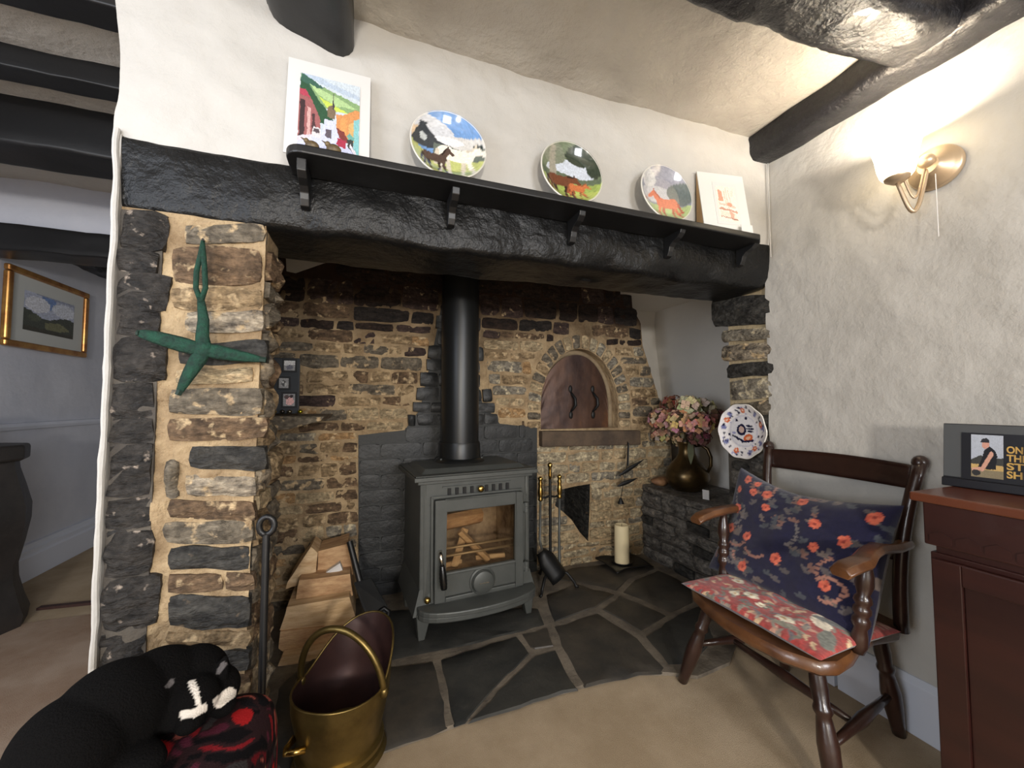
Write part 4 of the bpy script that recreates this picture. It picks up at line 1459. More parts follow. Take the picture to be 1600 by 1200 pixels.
def px_log(poly, Y, depth, m_, lab, seed):
    pts_ = [AY(x, y, Y) for x, y in poly]
    mb = MB()
    # ring subdivision so that the split face can be uneven
    ctr = sum(pts_, V3((0, 0, 0))) / len(pts_)
    ring = []
    for k in range(len(pts_)):
        a, b_ = pts_[k], pts_[(k + 1) % len(pts_)]
        for q in range(3):
            ring.append(a.lerp(b_, q / 3))
    n_ = len(ring)
    fn = lambda p, y: p + V3((0, y, 0)) + noise.noise_vector(p * 18 + V3((seed, y * 8, 0))) * 0.004
    vs2 = [fn(p, 0) for p in ring] + [fn(p.lerp(ctr, .45), -0.006) for p in ring] + [fn(ctr, -0.006)] + [fn(p, depth) for p in ring]
    fs2 = []
    for k in range(n_):
        k2 = (k + 1) % n_
        fs2 += [(k, k2, n_ + k2, n_ + k), (n_ + k, n_ + k2, 2 * n_), (k2, k, 2 * n_ + 1 + k, 2 * n_ + 1 + k2)]
    fs2.append([2 * n_ + 1 + k for k in range(n_)])
    mb.v, mb.f = vs2, [list(f) for f in fs2]
    tag(mb.build('split_log', m_, smooth='auto', angle=35), lab, 'log', 'stacked firewood')


px_log([(447, 921), (449, 910), (486, 855), (496, 864), (492, 902), (470, 912)], 1.93, 0.16, M['wood_split'], 'split log with slanted pale face, top left of the firewood stack', 1)
px_log([(495, 902), (498, 862), (543, 850), (552, 898)], 1.95, 0.15, M['wood_split2'], 'split log with brown face, top right of the firewood stack', 2)
px_log([(496, 904), (531, 880), (538, 898)], 1.91, 0.03, M['card'], 'small pale wood wedge tucked in near the top of the firewood stack', 7)
px_log([(460, 948), (467, 907), (547, 897), (551, 930), (500, 946)], 1.86, 0.20, M['wood_split2'], 'rough brown faced split log, second layer of the firewood stack', 3)
px_log([(437, 985), (448, 949), (546, 932), (555, 962), (545, 975)], 1.80, 0.26, M['wood_split'], 'long pale split log in the middle of the firewood stack', 4)
px_log([(436, 1014), (437, 987), (545, 977), (553, 1000), (520, 1024), (450, 1026)], 1.79, 0.26, M['wood_split2'], 'darker split log under the long pale one in the firewood stack', 5)
px_log([(428, 1064), (434, 1040), (440, 1028), (550, 1004), (556, 1046), (500, 1062)], 1.74, 0.30, M['wood_split'], 'bottom log of the firewood stack behind the coal scuttle', 6)

# ------------------------------------------------------------------ black ash scoop leaning by the stove
asx = thing('ash_scoop', 'black metal ash scoop leaning beside the firewood', 'scoop', (0.0, 1.78, 0.018))
P_ = lambda x, y, Y: AY(x, y, Y)
MB().tube([P_(546, 846, 1.90), P_(562, 908, 1.84)], 0.013, 12).build('handle', M['black_satin'], asx, smooth='auto')
sc_ = MB()
q_ = [P_(553, 912, 1.86), P_(580, 904, 1.88), P_(606, 950, 1.80), P_(600, 966, 1.78), P_(576, 968, 1.77), P_(566, 950, 1.80)]
sc_.prism(q_, V3((0.0, -0.035, 0.02)))
sc_.build('pan', mat('scoop_black', (34, 36, 38), 0.4, metal=0.3), asx, bevel=0.004)
MB().tube([P_(583, 972, 1.76), P_(590, 958, 1.75), P_(600, 950, 1.75), P_(607, 955, 1.75), P_(606, 965, 1.75), P_(596, 975, 1.75), P_(592, 990, 1.74)], 0.009, 8).build('hook', M['black_satin'], asx, smooth=True)

# ------------------------------------------------------------------ tall iron poker against the pier
tp0 = V3((-0.232, 1.135, 0.0))
tp1 = AY(416, 835, 1.165)
pk = thing('long_poker', 'tall black iron poker with a looped top leaning on the pier', 'poker', tp0)
MB().tube([tp0, tp1], 0.0085, 10).build('shaft', M['black_satin'], pk, smooth='auto')
lo = MB()
lo.tube([tp1 + V3((0.018 * math.sin(a) * (1 if a < 3.14 else .9), 0, 0.022 - 0.022 * math.cos(a))) for a in [i * 2 * math.pi / 14 for i in range(15)]], 0.0075, 8)
lo.build('loop', M['black_satin'], pk, smooth=True)

# ------------------------------------------------------------------ brass helmet coal scuttle
M['old_brass'] = mat('old_brass', (138, 118, 70), 0.36, metal=0.9, col2=(98, 82, 48), nscale=5, bump=0.08, bscale=40)
M['scuttle_in'] = mat('scuttle_inside', (74, 50, 46), 0.35, metal=0.5, col2=(50, 36, 36), nscale=4)
sc0 = V3((-0.060, 1.255, 0.014))
scu = thing('coal_scuttle', 'brass helmet coal scuttle with a hooped handle on the hearth edge', 'scuttle', sc0)
SR = 0.118
# the open mouth tilts: the rim height follows the direction round the bucket; high lip points right and back
LIP = R(54)


def rim_z(g):
    c = math.cos(g - LIP)
    return 0.195 + (0.112 * c ** 1.4 if c > 0 else 0.010 * c ** 2)


def sc_pt(g, t_, inset=0.0):
    zt = rim_z(g)
    z = 0.035 + (zt - 0.035) * t_
    c = math.cos(g - LIP)
    fl = 1 + (0.42 * max(0, c) ** 2 + 0.10 * max(0, -c) ** 2) * (z / 0.33) ** 2
    r = (0.096 + 0.030 * min(1, z / 0.16)) * fl - inset
    return sc0 + V3((r * math.cos(g), r * math.sin(g), z))


ng, ntt = 48, 14
ob = MB().grid(ng, ntt, lambda a, b_: sc_pt(a * 2 * math.pi, b_))
ob.build('bucket', M['old_brass'], scu, smooth=True)
ib = MB().grid(ng, ntt, lambda a, b_: sc_pt(a * 2 * math.pi, b_, 0.004))
ib.add([sc_pt(k * 2 * math.pi / 24, 0.0, 0.004) + V3((0, 0, .004)) for k in range(24)], [list(range(24))])
ib.build('lining', M['scuttle_in'], scu, smooth='auto')
MB().tube([sc_pt(k * 2 * math.pi / 48, 1.0, 0.002) for k in range(49)], 0.0035, 6, cap=False).build('rim', M['old_brass'], scu, smooth=True)
MB().lathe([(0.085, 0.0), (0.118, 0.0), (0.124, 0.010), (0.118, 0.022), (0.108, 0.026), (0.116, 0.034), (0.116, 0.044), (0.100, 0.050), (0.098, 0.056), (0.0, 0.040)], 40, sc0).build('foot', M['old_brass'], scu, smooth='auto')
hh = MB()
ha = sc_pt(LIP + R(95), 0.93, -0.004)
hb_ = sc_pt(LIP - R(85), 0.93, -0.004)
arc = []
for i in range(25):
    a = math.pi * i / 24
    p = ha.lerp(hb_, (1 - math.cos(a)) / 2)
    p = p + V3((-0.015, -0.01, 0)) * math.sin(a)
    p.z += 0.165 * math.sin(a)
    arc.append(p)
hh.tube(arc, 0.0095, 10)
for p in (ha, hb_):
    hh.ell(p, 0.013, 0.013, 0.016, 10, 8)
hh.build('hoop_handle', M['old_brass'], scu, smooth=True)
bh = MB()
g0 = R(215)
bp0, bp1 = sc_pt(g0 + .25, 0.42, -0.002), sc_pt(g0 - .25, 0.42, -0.002)
mid_ = (bp0 + bp1) / 2 + V3((math.cos(g0), math.sin(g0), 0)) * 0.035
bh.tube([bp0, bp0.lerp(mid_, .6) + V3((-.006, -.006, .004)), mid_, bp1.lerp(mid_, .6) + V3((-.006, -.006, .004)), bp1], [0.009, .007, .008, .007, .009], 8)
bh.build('tipping_handle', M['brass'], scu, smooth=True)

# ------------------------------------------------------------------ companion set
cs0 = V3((0.935, 1.985, 0.018))
cst = thing('companion_stand', 'black iron fireside companion stand with a brass topped post', 'tool stand', cs0)
tops = AY(854, 735, 1.985)
MB().tube([cs0 + V3((0, 0, 0.06)), cs0 + V3((0, 0, tops.z - 0.06))], 0.008, 10).build('post', M['iron_dark'], cst, smooth='auto')
MB().lathe([(0.008, 0), (0.010, .02), (0.008, .045), (0.009, .06), (0.013, .068), (0.014, .078), (0.008, .088), (0, .09)], 14, cs0 + V3((0, 0, tops.z - 0.065))).build('finial', M['brass'], cst, smooth=True)
MB().tube([cs0 + V3((-0.062, -.01, 0.475)), cs0 + V3((-0.03, 0, 0.468)), cs0 + V3((0, 0, 0.474)), cs0 + V3((0.03, 0, .468)), cs0 + V3((0.062, .01, 0.475))], 0.006, 8).build('hook_bar', M['iron_dark'], cst, smooth=True)
for a in (225, 330, 90):
    d = V3((math.cos(R(a)), math.sin(R(a)), 0))
    MB().tube([cs0 + V3((0, 0, 0.075)), cs0 + d * 0.04 + V3((0, 0, 0.085)), cs0 + d * 0.09 + V3((0, 0, 0.07)), cs0 + d * 0.125 + V3((0, 0, 0.03)), cs0 + d * 0.135 + V3((0, 0, 0.006)), cs0 + d * 0.15 + V3((0, 0, 0.006))], 0.0075, 8).build('leg', M['iron_dark'], cst, smooth=True)
brp = [(0, .010), (.06, .014), (.12, .010), (.2, .012), (.35, .015), (.5, .012), (.62, .010), (.72, .013), (.8, .009), (.86, .012), (.93, .014), (1, .006)]
for sx, kind in ((-0.062, 'shovel'), (0.062, 'poker')):
    b0 = cs0 + V3((sx, 0.01 * (1 if sx > 0 else -1), 0))
    tl = thing('hearth_' + kind, 'hearth %s with a brass handle hanging at the %s of the companion stand' % (kind, 'left' if sx < 0 else 'right'), kind, b0 + V3((0, 0, .05)), 0, 'companion set tools')
    MB().turned(b0 + V3((0, 0, 0.455)), b0 + V3((0, 0, 0.585)), brp, 12).build('handle', M['brass'], tl, smooth=True)
    if kind == 'poker':
        MB().tube([b0 + V3((0, 0, 0.46)), b0 + V3((-0.004, 0, 0.25)), b0 + V3((-0.008, -0.01, 0.10)), b0 + V3((-.010, -.02, 0.06))], [0.007, .007, .009, .012], 8).build('shaft', M['iron'], tl, smooth=True)
    else:
        MB().tube([b0 + V3((0, 0, 0.46)), b0 + V3((-0.004, 0, 0.25)), b0 + V3((-0.002, -0.02, 0.21))], 0.007, 8).build('shaft', M['iron'], tl, smooth=True)
        pan = MB()
        o_ = b0 + V3((0.0, -0.03, 0.205))
        u_ = V3((0.50, -0.25, -0.75)).normalized()
        r_ = u_.cross(V3((0.2, -1, 0.3))).normalized()
        n_ = u_.cross(r_)
        pan.grid(6, 6, lambda a, b_: o_ + u_ * (a * 0.17) + r_ * ((b_ - .5) * (0.055 + 0.055 * min(1, a * 3))) + n_ * (0.03 * abs(b_ - .5) ** 2 * 4))
        po = pan.build('pan', M['iron_dark'], tl, smooth=True)
        md = po.modifiers.new('solid', 'SOLIDIFY')
        md.thickness = 0.004

# ------------------------------------------------------------------ candle and tray
tr0 = V3((1.462, 2.07, 0.02))
tray = MB()
tray.grid(24, 24, lambda a, b_: (lambda x, y: tr0 + V3((x * 0.125, y * 0.105, 0.006 + 0.016 * max(abs(x), abs(y)) ** 3 + 0.012 * x * x * y * y * math.cos(3 * x))))(2 * a - 1, (2 * b_ - 1) * (1 - 0.10 * math.cos((2 * a - 1) * math.pi) * 1)))
tro = tray.build('candle_tray', M['black_satin'], smooth=True)
md = tro.modifiers.new('solid', 'SOLIDIFY')
md.thickness = 0.007
tag(tro, 'black wavy edged tray under the candle on the hearth', 'tray')
cdl = thing('pillar_candle', 'cream pillar candle on a black tray', 'candle', tr0 + V3((-0.005, 0.01, 0.013)))
c0 = cdl.location.copy()
MB().lathe([(0.0, 0), (0.043, 0), (0.044, 0.004), (0.043, 0.222), (0.038, 0.226), (0.020, 0.216), (0.0, 0.215)], 32, c0).build('wax', mat('wax', (236, 220, 180), 0.45, spec=0.4), cdl, smooth='auto')
MB().tube([c0 + V3((0, 0, 0.214)), c0 + V3((0.002, 0, 0.232))], 0.0014, 6).build('wick', M['iron_dark'], cdl)
MB().lathe([(0.05, 0), (0.062, 0.008), (0.060, 0.010), (0.046, 0.003)], 28, tr0 + V3((-0.005, 0.01, 0.0135))).build('saucer', M['black_satin'], cdl, smooth=True)

# ------------------------------------------------------------------ hanging iron ornament on the wall corner
mo = thing('hanging_ornament', 'black iron ornament of two blades and a small bell hanging by the oven', 'ornament', AY(981, 692, 2.13))
MB().tube([AY(981, 690, 2.14), AY(979, 735, 2.12), AY(973, 760, 2.12), AY(970, 778, 2.12)], 0.002, 6).build('cord', M['iron_dark'], mo, smooth=True)
MB().tube([AY(982, 692, 2.145), AY(981, 728, 2.13)], 0.006, 6).build('nail_strap', M['iron_dark'], mo)
for a, b_ in (((966, 744), (1006, 718)), ((964, 760), (996, 747))):
    p0, p1 = AY(*a, 2.12), AY(*b_, 2.10)
    MB().tube([p0.lerp(p1, k / 8) for k in range(9)], [0.0015 + 0.0115 * math.sin(math.pi * min(1, (k / 8) ** .8)) for k in range(9)], 8, flat=0.3, upv=(0, 0, 1)).build('blade', M['iron_dark'], mo, smooth=True)
bp_ = AY(970, 787, 2.12)
MB().lathe([(0.020, 0), (0.019, 0.006), (0.012, 0.022), (0.006, 0.036), (0, 0.038)], 14, bp_).build('bell', M['iron_dark'], mo, smooth='auto')

# ------------------------------------------------------------------ copper jug with dried hydrangeas
ZB = 0.466
v0 = V3((1.845, 1.95, ZB))
jug = thing('copper_jug', 'dark bronze jug on the stone bench holding dried hydrangeas', 'jug', v0)
M['bronze'] = mat('bronze', (112, 92, 58), 0.30, metal=0.85, col2=(70, 58, 42), nscale=4, bump=0.05, bscale=30)
MB().lathe([(0.0, 0), (0.075, 0), (0.082, 0.006), (0.112, 0.035), (0.128, 0.075), (0.122, 0.115), (0.092, 0.16), (0.060, 0.195), (0.048, 0.225), (0.046, 0.255), (0.054, 0.285), (0.060, 0.295), (0.055, 0.295), (0.042, 0.258), (0.042, 0.22), (0.0, 0.20)], 40, v0).build('body', M['bronze'], jug, smooth=True)
hp = V3((0.55, -0.83, 0))
MB().tube([v0 + hp * r + V3((0, 0, z)) for r, z in ((0.050, 0.270), (0.085, 0.278), (0.118, 0.255), (0.135, 0.21), (0.135, 0.16), (0.115, 0.115))], [0.009, .010, .011, .011, .010, .008], 8).build('handle', M['bronze'], jug, smooth=True)
heads = [(1035, 655, 1.74, 0.085, 0), (1052, 634, 1.82, 0.080, 1), (1075, 633, 1.76, 0.068, 2), (1097, 638, 1.88, 0.070, 2), (1062, 660, 1.70, 0.088, 0), (1032, 680, 1.80, 0.070, 3), (1092, 662, 1.72, 0.080, 0), (1113, 655, 1.93, 0.085, 4), (1093, 684, 1.78, 0.062, 4), (1068, 686, 1.86, 0.07, 3)]
pal = [((224, 186, 164), (184, 128, 106)), ((160, 96, 76), (122, 70, 56)), ((230, 222, 192), (200, 190, 150)), ((194, 172, 146), (158, 128, 104)), ((140, 90, 86), (100, 62, 60))]
names = ['pink dried hydrangea head', 'russet dried hydrangea head', 'creamy white dried hydrangea head', 'faded beige dried hydrangea head', 'dark plum dried hydrangea head']
M['petal'] = mat_attr('petal', 0.8)
M['stem'] = mat('stem', (92, 84, 58), 0.8)
where = ['at the far left of the bunch', 'at the top of the bunch', 'at the front top of the bunch', 'at the upper right of the bunch', 'in the middle of the bunch', 'low at the left of the bunch', 'at the right of the middle one', 'at the far right of the bunch', 'hanging low over the jug handle', 'lowest, just above the jug neck']
for i, (hx_, hy_, X, r, k) in enumerate(heads):
    c = AX(hx_, hy_, X)
    fo = thing('hydrangea', names[k] + ' ' + where[i], 'flower', c, 0, 'dried hydrangeas in the jug')
    rg_ = random.Random(40 + i)
    mb = MB()
    cols = []
    nf = 70 if k != 2 else 26
    ps = r * (0.27 if k != 2 else 0.48)
    for f in range(nf):
        zc = 1 - 2 * (f + .5) / nf
        if zc < -0.75:
            continue
        ph = f * 2.39996
        d = V3((math.sqrt(1 - zc * zc) * math.cos(ph), math.sqrt(1 - zc * zc) * math.sin(ph), zc)) + V3((rg_.uniform(-.2, .2), rg_.uniform(-.2, .2), rg_.uniform(-.2, .2)))
        d.normalize()
        ctr = c + V3((d.x * r, d.y * r, d.z * r * 0.8)) * rg_.uniform(0.82, 1.02)
        a = d.orthogonal().normalized()
        a = Matrix.Rotation(rg_.uniform(0, 6.28), 3, d) @ a
        e = d.cross(a)
        tcol = [pal[k][0][j] + (pal[k][1][j] - pal[k][0][j]) * rg_.random() for j in range(3)]
        for pth in range(4):
            g = pth * math.pi / 2
            u_ = a * math.cos(g) + e * math.sin(g)
            w2 = a * -math.sin(g) + e * math.cos(g)
            cup = rg_.uniform(0.05, 0.35) * ps
            mb.add([ctr, ctr + u_ * ps * .55 + w2 * ps * .48 + d * cup * .5, ctr + u_ * ps + d * cup, ctr + u_ * ps * .55 - w2 * ps * .48 + d * cup * .5], [(0, 1, 2, 3)])
            cols += [tcol] * 4
    cen = MB()
    po = MB()
    po.v, po.f = mb.v, mb.f
    me = bpy.data.meshes.new('petals')
    me.from_pydata([p - c for p in mb.v], [], mb.f)
    at = me.color_attributes.new('Col', 'FLOAT_COLOR', 'POINT')
    for q_i, cc in enumerate(cols):
        at.data[q_i].color = lin(cc)
    me.materials.append(M['petal'])
    o = bpy.data.objects.new('petals', me)
    COL.objects.link(o)
    o.parent = fo
    core = MB().ell(c, r * .7, r * .7, r * .55, 10, 6)
    core.build('flower_core', M['stem'], fo, smooth=True)
    tp_ = v0 + V3((rg_.uniform(-.025, .025), rg_.uniform(-.025, .025), 0.27))
    MB().tube([tp_, tp_.lerp(c, .5) + V3((0, 0, .02)), c], 0.004, 6).build('stem', M['stem'], fo, smooth=True)
lf = MB()
lc_ = AX(1079, 700, 1.76)
lf.grid(4, 8, lambda a, b_: lc_ + V3((0.0, (a - .5) * 0.05 * math.sin(math.pi * (0.08 + 0.9 * b_)), 0.05 - b_ * 0.14)) + V3((-0.02 * b_, -0.02 * b_, 0)))
lfo = lf.build('dried_leaf', mat('leaf', (104, 108, 84), 0.7, col2=(80, 84, 66)), smooth=True)
tag(lfo, 'grey green dried leaf drooping over the jug neck', 'leaf')
sh3 = MB().ell((1.76, 2.09, ZB + 0.032), 0.060, 0.045, 0.032, 16, 10)
sh3.jitter(0.012, 22)
tag(sh3.build('dried_gourd', mat('gourd', (150, 112, 76), 0.7, col2=(108, 74, 50), nscale=12, bump=0.5), smooth=True), 'lumpy tan dried gourd left of the bronze jug', 'gourd')
tg = MB().obox(AX(1103, 773, 1.745), (0.3, -1, 0), (1, .3, 0), Z3, 0.018, 0.003, 0.026)
tag(tg.build('small_tag', M['card'], bevel=0.001), 'small white tag standing beside the bronze jug', 'tag')

# ------------------------------------------------------------------ blue and orange plate on the jamb
rp_ = random.Random(3)
im = [('e', .5, .5, .30, .30, (206, 204, 214)), ('e', .5, .5, .27, .27, (222, 220, 224))]
NV, OG = (34, 34, 62), (206, 104, 62)
for k in range(9):
    a = k * 0.7 + .2
    im.append(('e', .5 + .41 * math.cos(a), .5 + .41 * math.sin(a), .055, .04, (120, 124, 168), a))
    im.append(('e', .5 + .40 * math.cos(a + .3), .5 + .40 * math.sin(a + .3), .03, .02, NV, a + 1))
for k in range(60):
    a, d = rp_.uniform(0, 6.28), rp_.uniform(.31, .47)
    im.append(('e', .5 + d * math.cos(a), .5 + d * math.sin(a), rp_.uniform(.010, .03), rp_.uniform(.008, .02), rp_.choice([NV, NV, (150, 150, 190)]), rp_.uniform(0, 3)))
for a in (150, 250, 20, 90, 310):
    im.append(('e', .5 + .39 * math.cos(R(a)), .5 + .39 * math.sin(R(a)), .05, .05, OG))
    im.append(('e', .5 + .39 * math.cos(R(a)), .5 + .39 * math.sin(R(a)), .018, .018, (240, 210, 190)))
im += [('e', .46, .52, .10, .11, NV), ('e', .46, .53, .055, .06, (196, 170, 160)), ('e', .62, .60, .07, .018, NV), ('e', .64, .55, .08, .018, NV), ('e', .65, .50, .07, .018, NV), ('e', .60, .38, .10, .07, OG, .5), ('e', .60, .38, .05, .03, (226, 180, 150), .5),
       ('l', .28, .40, .48, .32, .022, NV), ('l', .48, .30, .70, .34, .018, NV), ('e', .36, .70, .03, .025, NV), ('e', .56, .74, .025, .025, NV), ('e', .30, .46, .04, .02, (150, 150, 190))]
plate('imari_plate', (XR - 0.032, 1.298, 0.875), 0.117, R(-2), R(-90), paint(im, (230, 226, 226), 0.012, 20, 0.06), 'blue, white and orange patterned plate hung on the right stone jamb', 'plate', None, depth=0.016, rimfn=lambda g: 0.018 * math.cos(10 * g))

# ------------------------------------------------------------------ photo strip and trinkets on the slate shelf
st0 = V3((-0.345, 1.93, 0.952))
strip = thing('photo_strip', 'tall black frame with three small photos on the slate shelf', 'photo frame', st0)
MB().box(-0.405, -0.285, 1.93, 1.945, 0.952, 1.192).build('frame', mat('frame_charcoal', (40, 44, 48), 0.35), strip, bevel=0.002)
for x0, z0, w2, h2, cc in ((-0.345, 1.138, 0.042, 0.042, [('e', .5, .3, .3, .25, (110, 110, 120)), ('p', [(0, .5), (1, .6), (1, 1), (0, 1)], (206, 206, 206))]),
                           (-0.362, 1.062, 0.036, 0.042, [('e', .5, .5, .25, .3, (90, 90, 90)), ('e', .4, .6, .1, .1, (200, 200, 200)), ('e', .7, .4, .1, .2, (180, 180, 180))]),
                           (-0.345, 0.985, 0.045, 0.052, [('e', .55, .4, .35, .35, (226, 180, 176)), ('e', .3, .75, .2, .15, (96, 80, 80)), ('e', .7, .8, .15, .1, (60, 50, 54))])):
    MB().box(x0 - .008, x0 + w2 + .008, 1.9265, 1.93, z0 - .008, z0 + h2 + .008).build('mat_board', M['iron_dark'], strip)
    picture('photo', (x0, 1.9255, z0), (w2, 0, 0), (0, 0, h2), 12, 12, paint(cc, (150, 150, 150), 0.03, 9, .2), M['gloss_print'], strip)
for i, (x, cc, lab) in enumerate(((-0.372, (196, 170, 96), 'gold bead, leftmost of the trinkets in front of the photo strip'), (-0.338, (70, 66, 60), 'dark metal bead, second from left before the photo strip'),
                                  (-0.312, (120, 112, 96), 'grey metal bead at the right corner of the photo strip'), (-0.272, (206, 190, 60), 'yellow gilt bead standing clear to the right of the photo strip'))):
    tr_ = MB().ell((x, 1.88, 0.952 + 0.010), 0.014 if i == 0 else 0.010, 0.010, 0.009, 12, 8)
    tag(tr_.build('trinket', mat('trinket', cc, 0.2, metal=0.9), smooth=True), lab, 'trinket', 'trinkets on the slate shelf')

# ------------------------------------------------------------------ green woven cross on the pier
M['green'] = mat('green_rush', (10, 64, 46), 0.8, col2=(6, 40, 30), nscale=60, bump=0.6, bscale=120, stretch=(1, 1, 1))
gx = thing('woven_cross', 'green woven four armed cross hanging on the stone pier', 'cross', AY(318, 545, 1.135))
Q = lambda x, y: AY(x, y, 1.135)
for arm in ([(318, 548), (262, 532), (232, 523), (214, 520)], [(318, 546), (350, 552), (385, 558), (416, 563)], [(320, 546), (304, 570), (286, 598), (278, 617)]):
    pts_ = [Q(*p) for p in arm]
    full = [pts_[0].lerp(pts_[-1], k / 10) + (pts_[1] - pts_[0].lerp(pts_[-1], 1 / 3)) * math.sin(math.pi * k / 10) for k in range(11)]
    MB().tube(full, [0.016, .017, .018, .017, .016, .015, .0135, .012, .010, .008, .004], 8, flat=0.5, upv=(0, 0, 1)).build('arm', M['green'], gx, smooth=True)
    MB().tube([full[-2], full[-1]], 0.007, 6).build('binding', mat('binding', (14, 40, 30), 0.7), gx)
MB().tube([Q(319, 552), Q(316, 525), Q(318, 500), Q(314, 470)], [0.018, .014, .012, .008], 8, flat=.5, upv=(1, 0, 0)).build('arm', M['green'], gx, smooth=True)
for xs in ([(314, 472), (306, 450), (307, 425), (313, 400), (317, 376)], [(314, 472), (321, 450), (320, 425), (318, 400), (317, 376)]):
    MB().tube([Q(*p) for p in xs], [.006, .006, .006, .006, .004], 8).build('hanging_loop', M['green'], gx, smooth=True)
kn = MB().ell(Q(318, 546), 0.022, 0.012, 0.022, 10, 8)
kn.build('woven_centre', M['green'], gx, smooth=True)
MB().tube([AY(317, 377, 1.20), AY(317, 374, 1.12)], 0.003, 6).build('nail', M['iron_dark'], gx)

# ------------------------------------------------------------------ landscape picture and pedestal in the passage
lp_ = thing('landscape_picture', 'gilt framed landscape watercolour on the passage wall', 'picture', (XL + 0.02, 3.15, 1.30))
py0, py1, pz0, pz1 = 2.83, 3.47, 1.30, 1.735
M['gilt'] = mat('gilt', (198, 150, 84), 0.3, metal=0.8, col2=(150, 96, 52), nscale=10)
for a in ((py0, py1, pz0, pz0 + .035), (py0, py1, pz1 - .035, pz1), (py0, py0 + .035, pz0 + .035, pz1 - .035), (py1 - .035, py1, pz0 + .035, pz1 - .035)):
    MB().box(XL + 0.004, XL + 0.032, a[0], a[1], a[2], a[3]).build('frame_bar', M['gilt'], lp_, bevel=0.008)
MB().box(XL + .004, XL + .016, py0 + .03, py1 - .03, pz0 + .03, pz1 - .03).build('mount', mat('mount_grey', (186, 188, 184), 0.7), lp_)
ls = [('p', [(0, .1), (1, .0), (1, 1), (0, 1)], (172, 178, 196)), ('e', .45, .85, .16, .2, (110, 134, 180)), ('e', .25, .72, .24, .2, (206, 208, 216)), ('e', .78, .72, .26, .18, (200, 204, 214)), ('p', [(0, 1), (1, .92), (1, 1)], (146, 152, 170)),
      ('p', [(0, .55), (.12, .52), (.35, .38), (.5, .38), (.7, .5), (.85, .54), (1, .50), (1, 0), (0, 0)], (66, 70, 62)), ('p', [(.4, .28), (.7, .36), (.95, .2), (.6, .08), (.4, .14)], (112, 112, 84)), ('e', .2, .36, .12, .1, (84, 88, 74)), ('p', [(0, .12), (.6, .1), (1, .08), (1, 0), (0, 0)], (62, 60, 50))]
picture('painting', (XL + .0175, py0 + .125, pz0 + .105), (0, py1 - py0 - .245, 0), (0, 0, pz1 - pz0 - .215), 50, 34, paint(ls, (170, 176, 190), .02, 8, .18), M['print'], lp_)

pd0 = V3((-1.625, 2.45, 0))
ped = thing('carved_pedestal', 'dark carved wooden pedestal stand in the passage', 'pedestal', pd0)
M['dark_oak'] = mat('dark_oak', (44, 40, 38), 0.5, col2=(28, 26, 25), nscale=8, bump=0.3, bscale=30)
pr_ = [(0.25, 0), (0.26, .05), (0.23, .12), (0.205, .20), (0.20, .26), (0.225, .36), (0.245, .46), (0.245, .53), (0.215, .62), (0.185, .70), (0.18, .735)]
mb = MB()
mb.lathe([(r * .72, z) for r, z in pr_], 8, pd0)
mb.build('shaft', M['dark_oak'], ped, smooth='auto')
MB().lathe([(0.145, .735), (0.162, .745), (0.162, .80), (0.155, .81), (0.0, .81)], 8, pd0).build('top_slab', M['dark_oak'], ped, bevel=0.006)
pn = thing('dark_ornament', 'small dark green ornament on top of the carved pedestal', 'ornament', pd0 + V3((0, 0, .81)))
MB().ell(pd0 + V3((-0.02, -0.03, .84)), .10, .09, .03, 14, 8).build('base', M['iron_dark'], pn, smooth=True)
MB().ell(pd0 + V3((-0.03, -0.03, .90)), .06, .05, .055, 12, 8).build('body', mat('dark_green', (20, 44, 38), .4), pn, smooth=True)

# ------------------------------------------------------------------ wooden armchair
M['chair_wood'] = mat('chair_wood', (54, 34, 27), 0.28, col2=(36, 22, 18), nscale=5, bump=0.08, bscale=60, stretch=(1, 1, 1), coat=0.3)
M['chair_worn'] = mat('chair_worn', (116, 76, 45), 0.30, col2=(70, 43, 27), nscale=5, bump=0.08, bscale=60, coat=0.3, c3=(160, 108, 64))
chr_ = thing('wooden_armchair', 'dark wooden armchair with turned legs against the white wall', 'chair', (1.30, 0.94, 0))
seat_pts = [(1.118, 1.172), (1.075, 1.12), (1.045, 1.04), (1.030, .95), (1.030, .86), (1.045, .78), (1.085, .71), (1.13, .695), (1.20, .705), (1.29, .735), (1.38, .745), (1.46, .735), (1.515, .755), (1.53, .85), (1.535, .94), (1.53, 1.03), (1.515, 1.11), (1.46, 1.14), (1.38, 1.135), (1.29, 1.145), (1.20, 1.175)]
sc_c = V3((1.28, .94, 0))
smb = MB()
n_ = len(seat_pts)
lay = [(0.96, .302), (1.0, .312), (1.0, .330), (0.97, .340), (0.80, .337), (0.4, .332)]
for k, z in lay:
    for x, y in seat_pts:
        smb.v.append(V3((sc_c.x + (x - sc_c.x) * k, sc_c.y + (y - sc_c.y) * k, z)))
for l in range(len(lay) - 1):
    for i in range(n_):
        a, b_ = l * n_ + i, l * n_ + (i + 1) % n_
        smb.f.append([a, b_, b_ + n_, a + n_])
smb.f.append(list(range(n_ - 1, -1, -1)))
smb.f.append([(len(lay) - 1) * n_ + i for i in range(n_)])
smb.build('seat', M['chair_worn'], chr_, smooth='auto', angle=45)
legp = [(0, .017), (.10, .019), (.22, .021), (.33, .018), (.36, .022), (.385, .022), (.41, .017), (.45, .019), (.60, .025), (.75, .023), (.90, .018), (1, .016)]
legs = {'fl': ((1.16, 1.115, .315), (1.073, 1.178, 0)), 'fr': ((1.145, .765, .315), (1.10, .690, 0)), 'br': ((1.465, .79, .315), (1.519, .775, 0)), 'bl': ((1.455, 1.08, .315), (1.485, 1.10, 0))}
for k, (a, b_) in legs.items():
    MB().turned(a, b_, legp, 14).build('leg', M['chair_wood'], chr_, smooth=True)
